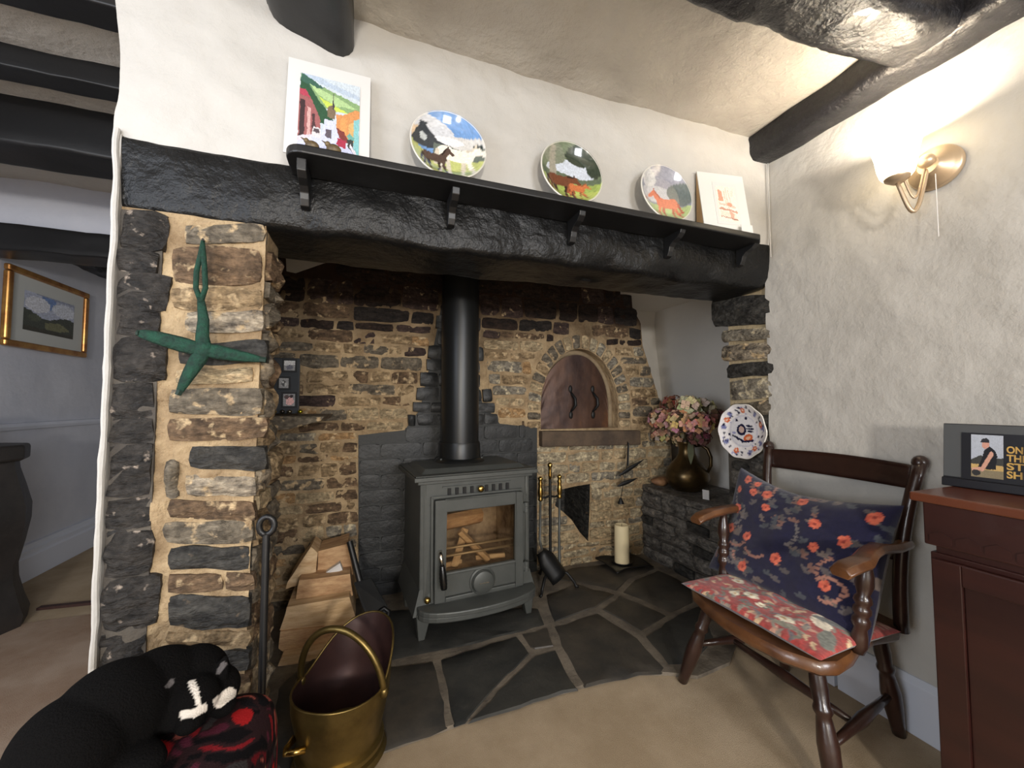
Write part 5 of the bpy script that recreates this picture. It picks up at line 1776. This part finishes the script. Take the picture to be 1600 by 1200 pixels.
lpt = lambda k, t_: V3(legs[k][0]).lerp(V3(legs[k][1]), t_)
strp = [(0, .009), (.25, .012), (.5, .017), (.75, .012), (1, .009)]
sL, sR = (lpt('fl', .56), lpt('bl', .56)), (lpt('fr', .62), lpt('br', .62))
MB().turned(*sL, strp, 10).build('stretcher', M['chair_wood'], chr_, smooth=True)
MB().turned(*sR, strp, 10).build('stretcher', M['chair_wood'], chr_, smooth=True)
MB().turned(sL[0].lerp(sL[1], .4), sR[0].lerp(sR[1], .4), strp, 10).build('stretcher', M['chair_wood'], chr_, smooth=True)
for y0, y1 in ((1.125, 1.180), (.742, .705)):
    po = MB()
    pts_, rad = [], []
    for i in range(13):
        t_ = i / 12
        x = 1.488 + 0.016 * t_ + 0.034 * t_ ** 3 - 0.02 * math.sin(math.pi * t_)
        pts_.append(V3((x, y0 + (y1 - y0) * t_ ** 1.5, .33 + .49 * t_)))
        rad.append(0.021 - 0.003 * t_ + (0.003 if i == 12 else 0))
    po.tube(pts_, rad, 12, flat=0.85)
    po.ell(pts_[-1] + V3((0.002, 0, 0.002)), .024, .020, .022, 12, 8)
    po.build('back_post', M['chair_wood'], chr_, smooth=True)
tr_ = MB()
tr_.grid(20, 5, lambda a, b_: V3((1.528 + 0.018 * math.sin(math.pi * a) + 0.010 * b_, 1.172 - a * .462, .742 + b_ * (.070 + .008 * math.sin(math.pi * a)))))
tro = tr_.build('top_rail', M['chair_wood'], chr_, smooth=True)
md = tro.modifiers.new('solid', 'SOLIDIFY')
md.thickness = 0.018
md.offset = 0
lr = MB()
lr.grid(14, 3, lambda a, b_: V3((1.497 + 0.015 * math.sin(math.pi * a), 1.14 - a * .39, .53 + b_ * .035)))
lro = lr.build('lower_rail', M['chair_wood'], chr_, smooth=True)
md = lro.modifiers.new('solid', 'SOLIDIFY')
md.thickness = 0.015
for sgn, yb, yt, ys in ((1, 1.160, 1.140, 1.135), (-1, .722, .664, .712)):
    am = MB()
    prof_ = [(1.50, yb, .588, .016), (1.42, yb + .008 * sgn, .590, .022), (1.34, yb + .006 * sgn, .596, .026), (1.26, (yb + yt) / 2, .600, .027), (1.18, yt, .598, .030), (1.13, yt - .004 * sgn, .590, .031), (1.105, yt - .006 * sgn, .580, .026)]
    top_, bot_ = [], []
    for x, y, z, w2 in prof_:
        am.v += [V3((x, y - w2, z - .002)), V3((x, y - w2 * .6, z + .011)), V3((x, y + w2 * .6, z + .011)), V3((x, y + w2, z - .002)), V3((x, y + w2 * .7, z - .014)), V3((x, y - w2 * .7, z - .014))]
    for i in range(len(prof_) - 1):
        for k in range(6):
            a, b_ = i * 6 + k, i * 6 + (k + 1) % 6
            am.f.append([a, b_, b_ + 6, a + 6])
    am.f += [list(range(6)), [(len(prof_) - 1) * 6 + k for k in range(6)]]
    am.build('arm', M['chair_worn'], chr_, smooth='auto', angle=60, bevel=0.003)
    bal = [(0, .012), (.1, .013), (.2, .019), (.30, .021), (.40, .014), (.43, .019), (.47, .021), (.51, .015), (.54, .020), (.58, .021), (.62, .015), (.65, .020), (.70, .021), (.75, .015), (.82, .018), (.92, .020), (1, .014)]
    MB().turned((1.255, (yb + yt) / 2, .592), (1.235, ys, .336), bal, 14).build('arm_support', M['chair_wood'], chr_, smooth=True)


# ------------------------------------------------------------------ cushions
def cushion(name, label, C, U, V, N, hu, hv, th_, fn, material, nu=84, nvv=60, pinch=0.10, sag=None, cat='cushion'):
    mb = MB()
    C, U, V, N = V3(C), V3(U).normalized(), V3(V).normalized(), V3(N).normalized()
    uvs = []
    for side in (1, -1):
        st_ = len(mb.v)
        for j in range(nvv + 1):
            for i in range(nu + 1):
                a, b_ = 2 * i / nu - 1, 2 * j / nvv - 1
                k = max(0, (1 - abs(a) ** 3.0)) * max(0, (1 - abs(b_) ** 3.0))
                hgt = th_ * k ** 0.42 * side
                pa = a * (1 - pinch * (1 - b_ * b_))if False else a * (1 - pinch * 0.6 * (1 - abs(b_) ** 2) * abs(a))
                pb_ = b_ * (1 - pinch * (1 - abs(a) ** 2) * abs(b_))
                p = C + U * (pa * hu) + V * (pb_ * hv) + N * hgt
                wr_ = nz((a * 2.2, b_ * 2.2, side * 3 + C.x), 1.0, 3) * 0.010 * k
                p = p + N * wr_
                if sag:
                    p = p + sag(a, b_)
                mb.v.append(p)
                uvs.append(((a + 1) / 2, (b_ + 1) / 2))
        for j in range(nvv):
            for i in range(nu):
                q = st_ + j * (nu + 1) + i
                mb.f.append([q, q + 1, q + nu + 2, q + nu + 1] if side == 1 else [q, q + nu + 1, q + nu + 2, q + 1])
    me = bpy.data.meshes.new(name)
    me.from_pydata(mb.v, [], mb.f)
    at = me.color_attributes.new('Col', 'FLOAT_COLOR', 'POINT')
    back_c = lin(fn(0.5, 0.5))
    for i, (a, b_) in enumerate(uvs):
        at.data[i].color = lin(fn(a, b_)) if i < len(uvs) // 2 else back_c
    me.polygons.foreach_set('use_smooth', [True] * len(me.polygons))
    me.materials.append(material)
    o = bpy.data.objects.new(name, me)
    COL.objects.link(o)
    return tag(o, label, cat)


M['fabric'] = mat_attr('fabric', 0.9, bump=0.3, bscale=500, sheen=0.3, spec=0.2)
rc = random.Random(11)
nav = []
for k in range(95):      # scattered leaves
    x, y, a = rc.random(), rc.random(), rc.uniform(0, 3.1)
    cc = rc.choice([(92, 86, 88), (112, 100, 96), (124, 92, 84), (74, 78, 86)])
    for d in (-.8, 0, .8):
        nav.append(('e', x + .022 * math.cos(a + d) * 1.1, y + .032 * math.sin(a + d) * 1.1, .022, .012, cc, a + d))
for k in range(12):      # curved sprays
    x, y, a = rc.uniform(.08, .92), rc.uniform(.08, .9), rc.uniform(0, 6.2)
    cc = rc.choice([(150, 108, 96), (168, 122, 108), (110, 104, 104)])
    for j in range(7):
        aa_ = a + j * .28
        nav.append(('e', x + .09 * math.cos(aa_), y + .13 * math.sin(aa_), .017, .011, cc, aa_ + .9))
for x, y in [(.09, .80), (.13, .93), (.22, .83), (.32, .86), (.35, .72), (.12, .62), (.67, .70), (.70, .50), (.93, .86), (.84, .62), (.50, .30), (.27, .40), (.22, .93), (.55, .90), (.30, .12), (.10, .42), (.8, .25)]:
    r_ = rc.uniform(.021, .033)
    for j in range(5):
        nav.append(('e', x + r_ * .5 * math.cos(j * 1.257), y + r_ * .75 * math.sin(j * 1.257), r_ * .62, r_ * .9, (198, 92, 74) if j % 2 else (214, 112, 88)))
    nav.append(('e', x, y, r_ * .3, r_ * .45, (150, 62, 56)))
cu_v = V3((0.40, 0.0, 0.92))
cushion('navy_cushion', 'navy cushion with orange flowers propped against the chair back', (1.352, .955, .532), (0, -1, -0.015), cu_v, (-0.92, 0, 0.40), .262, .190, .068, paint(nav, (30, 30, 58), .006, 14, .12), M['fabric'], 120, 84,
        sag=lambda a, b_: V3((-0.03 * max(0, -b_) ** 2 * 1.0, 0, -0.012 * math.cos(a * 2.2) * (b_ > 0) * b_ + 0.02 * (a < 0) * a * a * (b_ > .0) * b_)))
rs = random.Random(5)
red = []
for k in range(230):
    x, y, a = rs.random(), rs.random(), rs.uniform(0, 6.2)
    cc = rs.choice([(122, 118, 104), (150, 140, 128), (196, 150, 130), (116, 108, 112), (206, 176, 140), (170, 60, 56)])
    for j in range(4):
        aa_ = a + j * .3
        red.append(('e', x + .045 * math.cos(aa_), y + .055 * math.sin(aa_), .027, .011, cc, aa_ + 1.2))
for x, y, r_ in [(.42, .30, .045), (.33, .22, .035), (.20, .48, .04), (.52, .24, .03), (.60, .62, .035), (.70, .20, .05), (.15, .75, .03), (.88, .55, .03), (.55, .86, .03), (.40, .70, .03)]:
    for j in range(5):
        red.append(('e', x + r_ * .7 * math.cos(j * 1.257), y + r_ * .8 * math.sin(j * 1.257), r_ * .5, r_ * .55, (234, 224, 200)))
    red.append(('e', x, y, r_ * .3, r_ * .35, (206, 168, 110)))
red += [('e', .25, .66, .16, .05, (226, 200, 160), .5), ('e', .14, .55, .07, .03, (226, 200, 160), .9), ('e', .82, .42, .06, .10, (230, 218, 196), .5), ('e', .85, .48, .10, .035, (110, 112, 110), .4), ('e', .80, .56, .035, .05, (230, 218, 196)),
        ('e', .93, .25, .05, .12, (120, 122, 112), .3), ('e', .76, .12, .10, .03, (140, 136, 120), .3)]
cushion('floral_seat_pad', 'red and cream floral cushion lying flat on the chair seat', (1.225, .925, .362), (0.03, -1, 0), (1, 0.0, 0.02), (0, 0, 1), .228, .165, .024, paint(red, (166, 70, 66), .010, 14, .25), M['fabric'], 110, 80, pinch=.06)

# ------------------------------------------------------------------ cabinet
M['mahogany'] = mat('mahogany', (54, 25, 20), 0.36, col2=(40, 18, 15), nscale=3, bump=0.05, bscale=30, stretch=(1, .25, 2.5), coat=0.2)  # body wood colour lowered to carry the shade the cabinet stands in
M['mahogany_top'] = mat('mahogany_top', (98, 54, 34), 0.30, col2=(88, 44, 28), nscale=3, stretch=(3, .3, 1), coat=0.3)
cab = thing('mahogany_cabinet', 'reddish brown wooden cabinet standing against the right wall', 'cabinet', (1.40, 0.15, 0))
MB().box(1.238, 1.56, -0.35, 0.592, 0.764, 0.785).build('top', M['mahogany_top'], cab, bevel=0.004)
MB().box(1.262, 1.56, -0.34, 0.568, 0.03, 0.648).build('body', M['mahogany'], cab, bevel=0.003)
MB().box(1.270, 1.56, -0.335, 0.560, 0.648, 0.664).build('recess', M['mahogany'], cab)
MB().box(1.255, 1.56, -0.345, 0.575, 0.664, 0.764).build('frieze', M['mahogany'], cab, bevel=0.003)
MB().box(1.275, 1.55, -0.33, 0.555, 0.0, 0.03).build('plinth', M['mahogany'], cab)
for i in range(13):
    y = 0.545 - i * 0.045
    MB().prism([(1.256, y - .019, .674), (1.256, y + .019, .674), (1.256, y + .019, .69), (1.256, y, .70), (1.256, y - .019, .69)], (-0.003, 0, 0)).build('frieze_moulding', M['mahogany'], cab)
for y0, y1 in ((0.11, 0.56), (-0.34, 0.10)):
    dd = MB()
    dd.box(1.246, 1.262, y1 - 0.05, y1, 0.04, 0.636)
    dd.box(1.246, 1.262, y0, y0 + .05, 0.04, 0.636)
    dd.box(1.246, 1.262, y0 + .05, y1 - .05, 0.59, 0.636)
    dd.box(1.246, 1.262, y0 + .05, y1 - .05, 0.04, 0.09)
    dd.box(1.254, 1.262, y0 + .05, y1 - .05, 0.09, 0.59)
    do = dd.build('door', M['mahogany'], cab, bevel=0.002)
    MB().lathe([(0.006, 0), (0.006, .012), (.013, .018), (.012, .026), (0, .028)], 14, (1.246, y0 + .022 if y0 > 0 else y1 - .022, .40), (-1, 0, 0)).build('knob', M['brass'], do, smooth=True)
# photo frame on the cabinet
pf = thing('collage_frame', 'wide black photo frame leaning on top of the cabinet', 'photo frame', (1.42, .38, .786))
M['frame_black'] = mat('frame_black', (18, 18, 24), 0.3)
M['mat_charcoal'] = mat('mat_charcoal', (74, 76, 78), 0.7)
pu = V3((0.06, -1, 0)).normalized()
pv = V3((0.10, 0, 1)).normalized()
pn_ = pu.cross(pv)
pn_ = pn_ if pn_.x < 0 else -pn_
po0 = V3((1.415, .605, .7865))
FWD, FH = 0.33, 0.160
at_ = lambda u, v, n=0.0: po0 + pu * u + pv * v + pn_ * n
MB().obox(at_(FWD / 2, FH / 2, -0.006), pu, pv, pn_, FWD / 2, FH / 2, 0.006).build('backing', M['frame_black'], pf, bevel=0.002)
MB().obox(at_(FWD / 2, FH / 2 + .011, 0.0015), pu, pv, pn_, FWD / 2 - .002, FH / 2 - .013, 0.001).build('mount', M['mat_charcoal'], pf)
MB().obox(at_(FWD / 2, .010, 0.004), pu, pv, pn_, FWD / 2, .011, 0.004).build('lower_bar', M['frame_black'], pf, bevel=0.002)
MB().obox(at_(.165, .080, 0.0030), pu, pv, pn_, .130, .058, 0.0006).build('inner_panel', M['frame_black'], pf)
person = [('p', [(0, .40), (.3, .52), (.6, .46), (1, .48), (1, .30), (0, .30)], (62, 62, 58)), ('p', [(0, .30), (1, .30), (1, .16), (0, .16)], (196, 164, 104)), ('p', [(0, .18), (1, .18), (1, 0), (0, 0)], (134, 122, 96)),
          ('p', [(.20, .20), (.36, .48), (.42, .64), (.58, .74), (.74, .66), (.82, .52), (.76, .20)], (24, 24, 28)), ('l', .64, .56, .36, .20, .06, (206, 156, 136)), ('l', .36, .20, .06, .17, .04, (206, 156, 136)),
          ('e', .44, .78, .10, .11, (204, 150, 132)), ('p', [(.50, .70), (.58, .72), (.58, .84), (.5, .84)], (204, 150, 132)), ('p', [(.30, .82), (.34, .90), (.48, .93), (.58, .88), (.58, .82)], (44, 44, 48)), ('e', .16, .1, .14, .07, (46, 46, 46))]
picture('photo', at_(.052, .030, .0042), pu * 0.053, pv * 0.104, 40, 72, paint(person, (176, 182, 194), .006, 20, .08), M['gloss_print'], pf)
M['gold_text'] = mat('gold_text', (206, 166, 88), 0.5)
for i, txt in enumerate(('ONLY', 'THE', 'STR', 'SHIR')):
    fc_ = bpy.data.curves.new('lettering', 'FONT')
    fc_.body = txt
    fc_.size = 0.022
    fc_.extrude = 0.0003
    fc_.offset = 0.0006
    ft = bpy.data.objects.new('tmp', fc_)
    COL.objects.link(ft)
    bpy.context.view_layer.update()
    me = bpy.data.meshes.new_from_object(ft.evaluated_get(bpy.context.evaluated_depsgraph_get()))
    bpy.data.objects.remove(ft)
    xs = [v.co.x for v in me.vertices]
    wd_ = max(xs) - min(xs)
    k = (0.044 if i != 1 else 0.032) / wd_
    for v in me.vertices:
        v.co = at_(.110 + (v.co.x - min(xs)) * k, .094 - i * .0195 + v.co.y * 1.02, .0045 + v.co.z) - V3(pf.location)
    me.materials.append(M['gold_text'])
    to = bpy.data.objects.new('lettering', me)
    COL.objects.link(to)
    to.parent = pf
wp_ = thing('white_framed_picture', 'small white rimmed picture at the right of the gold lettering', 'picture', at_(.205, .012, .012))
MB().obox(at_(.181, .064, .014), pu, pv, pn_, .036, .052, .004).build('rim', M['card'], wp_, bevel=0.006, segs=3)
MB().obox(at_(.181, .064, .0183), pu, pv, pn_, .029, .038, .0006).build('screen', M['frame_black'], wp_)

# ------------------------------------------------------------------ wall sconce
lc0 = V3((XR - 0.012, 0.650, 1.692))
sco = thing('wall_sconce', 'lit brass wall sconce with a frosted bell shade', 'lamp', lc0)
M['lamp_brass'] = mat('lamp_brass', (190, 168, 140), 0.36, metal=0.6)
MB().lathe([(0.062, -0.006), (0.062, 0.004), (0.058, 0.010), (0.050, 0.013), (0.046, 0.019), (0.030, 0.028), (0.024, 0.040), (0.0, 0.044)], 36, lc0, (-1, 0, 0)).build('wall_plate', M['lamp_brass'], sco, smooth='auto')
sc1 = V3((1.458, 0.690, 1.660))
arm = []
a0 = lc0 + V3((-0.035, 0, 0.0))
for i in range(17):
    t_ = i / 16
    p = a0.lerp(sc1 + V3((0, 0, -.012)), t_)
    p.z += -0.085 * math.sin(math.pi * t_) * (1 + 0.3 * math.sin(math.pi * t_))
    arm.append(p)
MB().tube(arm, [0.005 + .001 * math.sin(3.14 * i / 16) for i in range(17)], 10).build('arm', M['lamp_brass'], sco, smooth=True)
ar2 = [p.lerp(a0.lerp(sc1, .35), 0.30) + V3((0, 0, .004)) for p in arm]
MB().tube(ar2, 0.003, 8).build('scroll', M['lamp_brass'], sco, smooth=True)
MB().ell(lc0 + V3((-0.045, 0, 0.012)), 0.020, 0.020, 0.020, 16, 10).build('boss', M['lamp_brass'], sco, smooth=True)
MB().lathe([(0.012, -.014), (0.028, -0.002), (0.034, 0.012), (0.030, 0.014)], 24, sc1).build('cup', M['lamp_brass'], sco, smooth=True)
shp = [(0.032, 0.004), (0.039, 0.014), (0.045, 0.038), (0.049, 0.070), (0.056, 0.100), (0.068, 0.125), (0.084, 0.142)]
SH = mat('frosted_shade', (250, 240, 220), 0.4, emit=(255, 232, 190), estr=5.0)
so = MB().lathe(shp + [(r - .003, z) for r, z in reversed(shp)], 36, sc1).build('shade', SH, sco, smooth=True)
MB().ell(sc1 + V3((0, 0, .055)), .018, .018, .026, 14, 10).build('bulb', mat('bulb', (255, 244, 220), 0.3, emit=(255, 226, 170), estr=9.0), sco, smooth=True)
lo_ = light('sconce_light', 'POINT', sc1 + V3((0, 0, 0.105)), 8, (1.0, 0.92, 0.80), 0.03)
lo_.parent = sco
lo_.location = sc1 + V3((0, 0, 0.105)) - lc0
MB().tube([lc0 + V3((-0.03, -.012, -.03)), lc0 + V3((-0.03, -.012, -.215))], 0.0012, 6).build('pull_cord', M['card'], sco)

# ------------------------------------------------------------------ footstool and cat
M['tapestry'] = mat_attr('tapestry', 0.95, bump=0.4, bscale=300, sheen=0.0, spec=0.08)
fs0 = V3((-0.335, 0.835, 0))
fst = thing('floral_footstool', 'round cornered footstool covered in dark red floral fabric', 'footstool', fs0)


def sup(a, b_, hx_, hy_, hz_, e1=0.35, e2=0.30):
    f = lambda w3, m_: math.copysign(abs(w3) ** m_, w3)
    return V3((hx_ * f(math.cos(b_), e1) * f(math.cos(a), e2), hy_ * f(math.cos(b_), e1) * f(math.sin(a), e2), hz_ * f(math.sin(b_), e1)))


fm_ = MB()
for ax_ in range(3):
    for sg in (-1, 1):
        if ax_ == 2 and sg < 0:
            continue

        def cube(u, v, ax_=ax_, sg=sg):
            c3 = [0, 0, 0]
            c3[ax_] = sg
            c3[(ax_ + 1) % 3] = 2 * u - 1
            c3[(ax_ + 2) % 3] = 2 * v - 1
            k_ = (abs(c3[0]) ** 6 + abs(c3[1]) ** 6 + abs(c3[2]) ** 6) ** (-1 / 6)
            return fs0 + V3((0, 0, 0.215)) + V3((c3[0] * .170, c3[1] * .207, c3[2] * .185)) * k_
        fm_.grid(100, 100, cube)
fo_ = fm_.build('upholstery', M['tapestry'], fst, smooth=True)


def tap(i, co):
    p = V3(co) + V3((0, 0, .3))
    q = p * 26 + noise.noise_vector(p * 14) * 1.6
    d, pt = noise.voronoi(q)
    h = int(abs(noise.cell(pt[0] * 3.7)) * 100)
    c = [(22, 19, 21), (28, 25, 28), (132, 32, 38), (84, 36, 50), (58, 54, 54), (170, 90, 78), (104, 26, 32), (22, 21, 24), (140, 112, 84), (20, 18, 20)][h % 10]
    if d[1] - d[0] < 0.14:
        c = (46, 30, 32)
    if noise.noise(p * 11 + V3((3, 1, 0))) > 0.34:
        c = (170, 34, 36)
    return c


colour_points(fo_, tap)
for sx in (-1, 1):
    for sy in (-1, 1):
        MB().turned(fs0 + V3((sx * .12, sy * .15, 0.05)), fs0 + V3((sx * .12, sy * .15, 0)), [(0, .025), (.5, .028), (1, .018)], 10).build('foot', M['chair_wood'], fst, smooth=True)

ZK = 0.398
cat_parts = MB()
CE = lambda c, r, rot=0.0: cat_parts.ell(c, *r, 24, 16, q=Matrix.Rotation(R(rot), 3, 'Z'))
CE((-0.435, 0.855, ZK + 0.058), (0.075, 0.092, 0.070), 35)     # haunch
CE((-0.405, 0.900, ZK + 0.066), (0.085, 0.085, 0.082), 45)    # belly
CE((-0.365, 0.945, ZK + 0.062), (0.080, 0.070, 0.076), 35)    # ribs
CE((-0.318, 0.968, ZK + 0.056), (0.062, 0.055, 0.066), 20)    # shoulder
CE((-0.275, 0.965, ZK + 0.034), (0.040, 0.040, 0.042), 0)     # chest behind the head
CE((-0.310, 0.925, ZK + 0.036), (0.050, 0.040, 0.034), -30)   # neck / foreleg
CE((-0.298, 0.915, ZK + 0.056), (0.043, 0.043, 0.038), 0)     # head
CE((-0.290, 0.880, ZK + 0.038), (0.022, 0.025, 0.017), 0)     # muzzle
CE((-0.318, 0.892, ZK + 0.042), (0.020, 0.024, 0.020), 0)     # cheek
CE((-0.255, 0.935, ZK + 0.018), (0.022, 0.024, 0.017), 0)     # paw
CE((-0.380, 0.850, ZK + 0.026), (0.090, 0.042, 0.028), -28)   # hind leg along the front
CE((-0.455, 0.790, ZK + 0.018), (0.060, 0.024, 0.020), 30)    # tail
CE((-0.492, 0.830, ZK + 0.014), (0.045, 0.022, 0.018), 115)
for ex, ey, ez, tilt in ((-0.333, 0.930, ZK + 0.076, (-0.55, 0.15, 0.75)), (-0.266, 0.945, ZK + 0.076, (0.30, 0.25, 0.9))):
    d = V3(tilt).normalized()
    cat_parts.tube([V3((ex, ey, ez)) + d * s_ for s_ in (-0.010, 0.0, 0.012, 0.024, 0.032)], [0.018, .017, .012, .007, .002], 14, flat=0.55, upv=(1, 0, 0))
raw = cat_parts.build('cat_raw', None)
md = raw.modifiers.new('r', 'REMESH')
md.mode = 'VOXEL'
md.voxel_size = 0.0034
md = raw.modifiers.new('s', 'SMOOTH')
md.iterations = 7
md.factor = 0.5
bpy.context.view_layer.update()
cme = bpy.data.meshes.new_from_object(raw.evaluated_get(bpy.context.evaluated_depsgraph_get()))
bpy.data.objects.remove(raw)
cme.name = 'cat'
cme.polygons.foreach_set('use_smooth', [True] * len(cme.polygons))
cato = bpy.data.objects.new('cat', cme)
COL.objects.link(cato)
M['fur'] = mat_attr('fur', 0.9, bump=0.6, bscale=300, sheen=0.0, spec=0.08)
cme.materials.clear()
cme.materials.append(M['fur'])


def segd(p, a, b_):
    d = b_ - a
    t_ = max(0, min(1, (p - a).dot(d) / d.dot(d)))
    return (p - a - d * t_).length


face_fur = [('l', 300, 1068, 306, 1082, 5.5), ('l', 306, 1082, 310, 1100, 4.5), ('l', 287, 1117, 303, 1115, 7), ('l', 303, 1115, 318, 1106, 7), ('l', 341, 1098, 360, 1083, 9)]
ear_fur = [('l', 262, 1072, 270, 1064, 4), ('l', 342, 1050, 350, 1038, 4)]


def furc(i, co):
    p = V3(co)
    v = p - CAM
    d = v.dot(FW)
    x, y = 800 + FPX * v.dot(RT) / d, 600 - FPX * v.dot(UP) / d
    k = noise.noise(p * 70) * 0.9
    near = cme.vertices[i].normal.dot(CAM - p) > 0.02 and p.y < 0.96
    for lst, c in ((face_fur, (226, 217, 206)), (ear_fur, (96, 92, 92))):
        for _, x0, y0, x1, y1, r_ in lst:
            t_ = max(0, min(1, ((x - x0) * (x1 - x0) + (y - y0) * (y1 - y0)) / ((x1 - x0) ** 2 + (y1 - y0) ** 2)))
            if near and math.hypot(x - x0 - t_ * (x1 - x0), y - y0 - t_ * (y1 - y0)) + k < r_:
                return c
    return (13, 12, 12)


colour_points(cato, furc)
tag(cato, 'black and white cat curled asleep on the floral footstool', 'cat')
